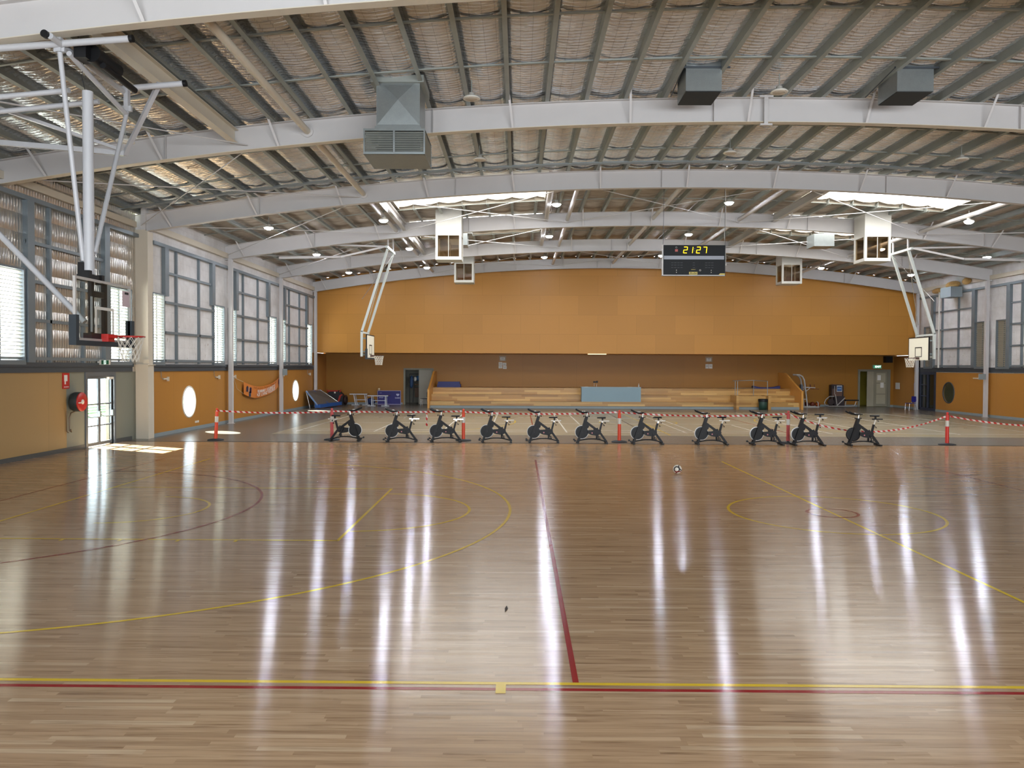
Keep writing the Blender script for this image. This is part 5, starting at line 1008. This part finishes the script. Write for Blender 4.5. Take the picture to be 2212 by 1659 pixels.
# window winders under the louvres
for k, (y, sp) in enumerate(((28.4, 'right of the cream column'), (33.3, 'before the first slim post'), (35.2, 'left of the banner'), (42.5, 'before the second porthole'), (47.9, 'near the far left corner'))):
    wd = thing('window_winder', (XL, y, 2.1), 'small cream window winder %s' % sp, 'winder', 'louvre winders on the left wall')
    obj('winder_box', MB().box(XL, XL+.06, y-.2, y+.2, 2.04, 2.09).box(XL+.02, XL+.1, y+.08, y+.12, 1.98, 2.14), CREAM, wd); obj('winder_cord', MB().tube([(XL+.03, y-.2, 2.06), (XL+.03, y-.38, 2.12), (XL+.03, y-.42, 2.6)], .010, 6), GREYSK, wd)
wd = thing('window_winder', (XR, 42.9, 2.1), 'small cream window winder on the right wall above the porthole', 'winder'); obj('winder_box', MB().box(XR-.06, XR, 42.6, 43.1, 2.02, 2.08), CREAM, wd); obj('winder_cord', MB().tube([(XR-.03, 42.6, 2.05), (XR-.03, 42.3, 2.1), (XR-.03, 42.2, 2.6)], .010, 6), GREYSK, wd)
tag(obj('switch_box', MB().box(-12.62, -12.4, 41.5, 41.62, 2.06, 2.4), GREYSK), 'grey switch box on the slim post above the banner end', 'switch'); tag(obj('switch_box', MB().box(24.4, 24.76, 41.42, 41.5, 2.0, 2.3), GREYSK), 'pale switch box on the right wall slim post', 'switch')
tag(obj('power_outlet', MB().box(XL, XL+.02, 31.0, 31.14, .26, .34).box(XL, XL+.02, 31.2, 31.34, .26, .34), WPAINT), 'white double power outlet low beside the near porthole', 'outlet')
cdh = thing('hanging_cord', (XL+.1, 35.0, 1.2), 'loose pale cord hanging from the winder left of the banner', 'cord'); obj('cord', MB().tube([(XL+.08, 34.95, 2.05), (XL+.08, 35.0, 1.7), (XL+.08, 34.98, 1.15), (XL+.08, 34.95, .95)], .02, 6).tube([(XL+.08, 34.85, 2.02), (XL+.08, 34.92, 1.6), (XL+.08, 35.05, 2.0)], .014, 6), CREAM, cdh)
# banner
bn2 = thing('club_banner', (XL+.12, 39.2, .95), 'orange club banner hanging in a sag across the left wall', 'banner')
v = []; nb = 28; BAN = M('banner_orange', (222, 132, 60), .5, 0, .06)
BT = lambda t: 1.80+.30*t-.52*4*t*(1-t)*.78
BH = lambda t: .57+(.42-.57)*t+.02*math.sin(t*9)
for i in range(nb+1):
    t = i/nb; y = 36.25+5.9*t; x = XL+.10+.02*math.sin(t*11); v += [(x, y, BT(t)-BH(t)-.04*4*t*(1-t)), (x+.01, y, BT(t))]
obj('banner_cloth', MB().add(v, [(2*i, 2*i+2, 2*i+3, 2*i+1) for i in range(nb)], True), BAN, bn2)
def ban_text(s_, t0, t1, dz, size, mt):
    mb = MB(); n_ = len(s_)
    for i, ch in enumerate(s_):
        if ch == ' ': continue
        t = t0+(t1-t0)*i/max(1, n_-1); sl = (BT(t+.01)-BT(t-.01))/(.02*5.9); vs_, fs_ = text_mesh(ch, size, True)
        R_ = Matrix.Rotation(PI/2, 3, 'Z') @ Matrix.Rotation(PI/2, 3, 'X') @ Matrix.Rotation(math.atan(sl), 3, 'Z'); L_ = Vector((XL+.145, 36.25+5.9*t, BT(t)-dz*(BH(t)/.5)))
        mb.add([L_+R_ @ Vector((v.x*1.35, v.y, v.z)) for v in vs_], fs_)
    obj('banner_lettering', mb, mt, bn2)
BRN = M('banner_brown', (120, 66, 26), .5); BWH = M('banner_white', (238, 232, 222), .5)
ban_text('Indigenous Future Program', .22, .80, .075, .11, BRN); ban_text('RUNAWAY/JOURNEYS', .32, .76, .235, .20, BWH); ban_text('NOT LIVING VIOLENCE', .31, .76, .40, .20, BWH)
for (t, c_) in ((.07, (60, 52, 70)), (.12, (190, 150, 130)), (.145, (66, 40, 70)), (.90, (92, 40, 56)), (.93, (214, 170, 160)), (.915, (70, 84, 120)), (.13, (40, 60, 86))):
    y = 36.25+5.9*t; z = BT(t)-BH(t)*(.45 if c_[0] != 70 and c_[0] != 40 else .78); obj('banner_picture', MB().prism([(y-.14, z-.12), (y+.12, z-.14), (y+.14, z+.1), (y+.02, z+.15), (y-.12, z+.1)], 'x', XL+.125, XL+.13), M('pic_%d' % c_[0], c_, .5), bn2)
obj('banner_cord', MB().tube([(XL+.08, 36.25, 1.8), (XL+.06, 35.1, 2.02)], .01, 6).tube([(XL+.08, 36.25, 1.25), (XL+.06, 35.5, 1.5), (XL+.06, 35.1, 2.0)], .008, 6).tube([(XL+.1, 42.15, 2.08), (XL+.1, 42.3, 2.3)], .01, 6), CREAM, bn2)
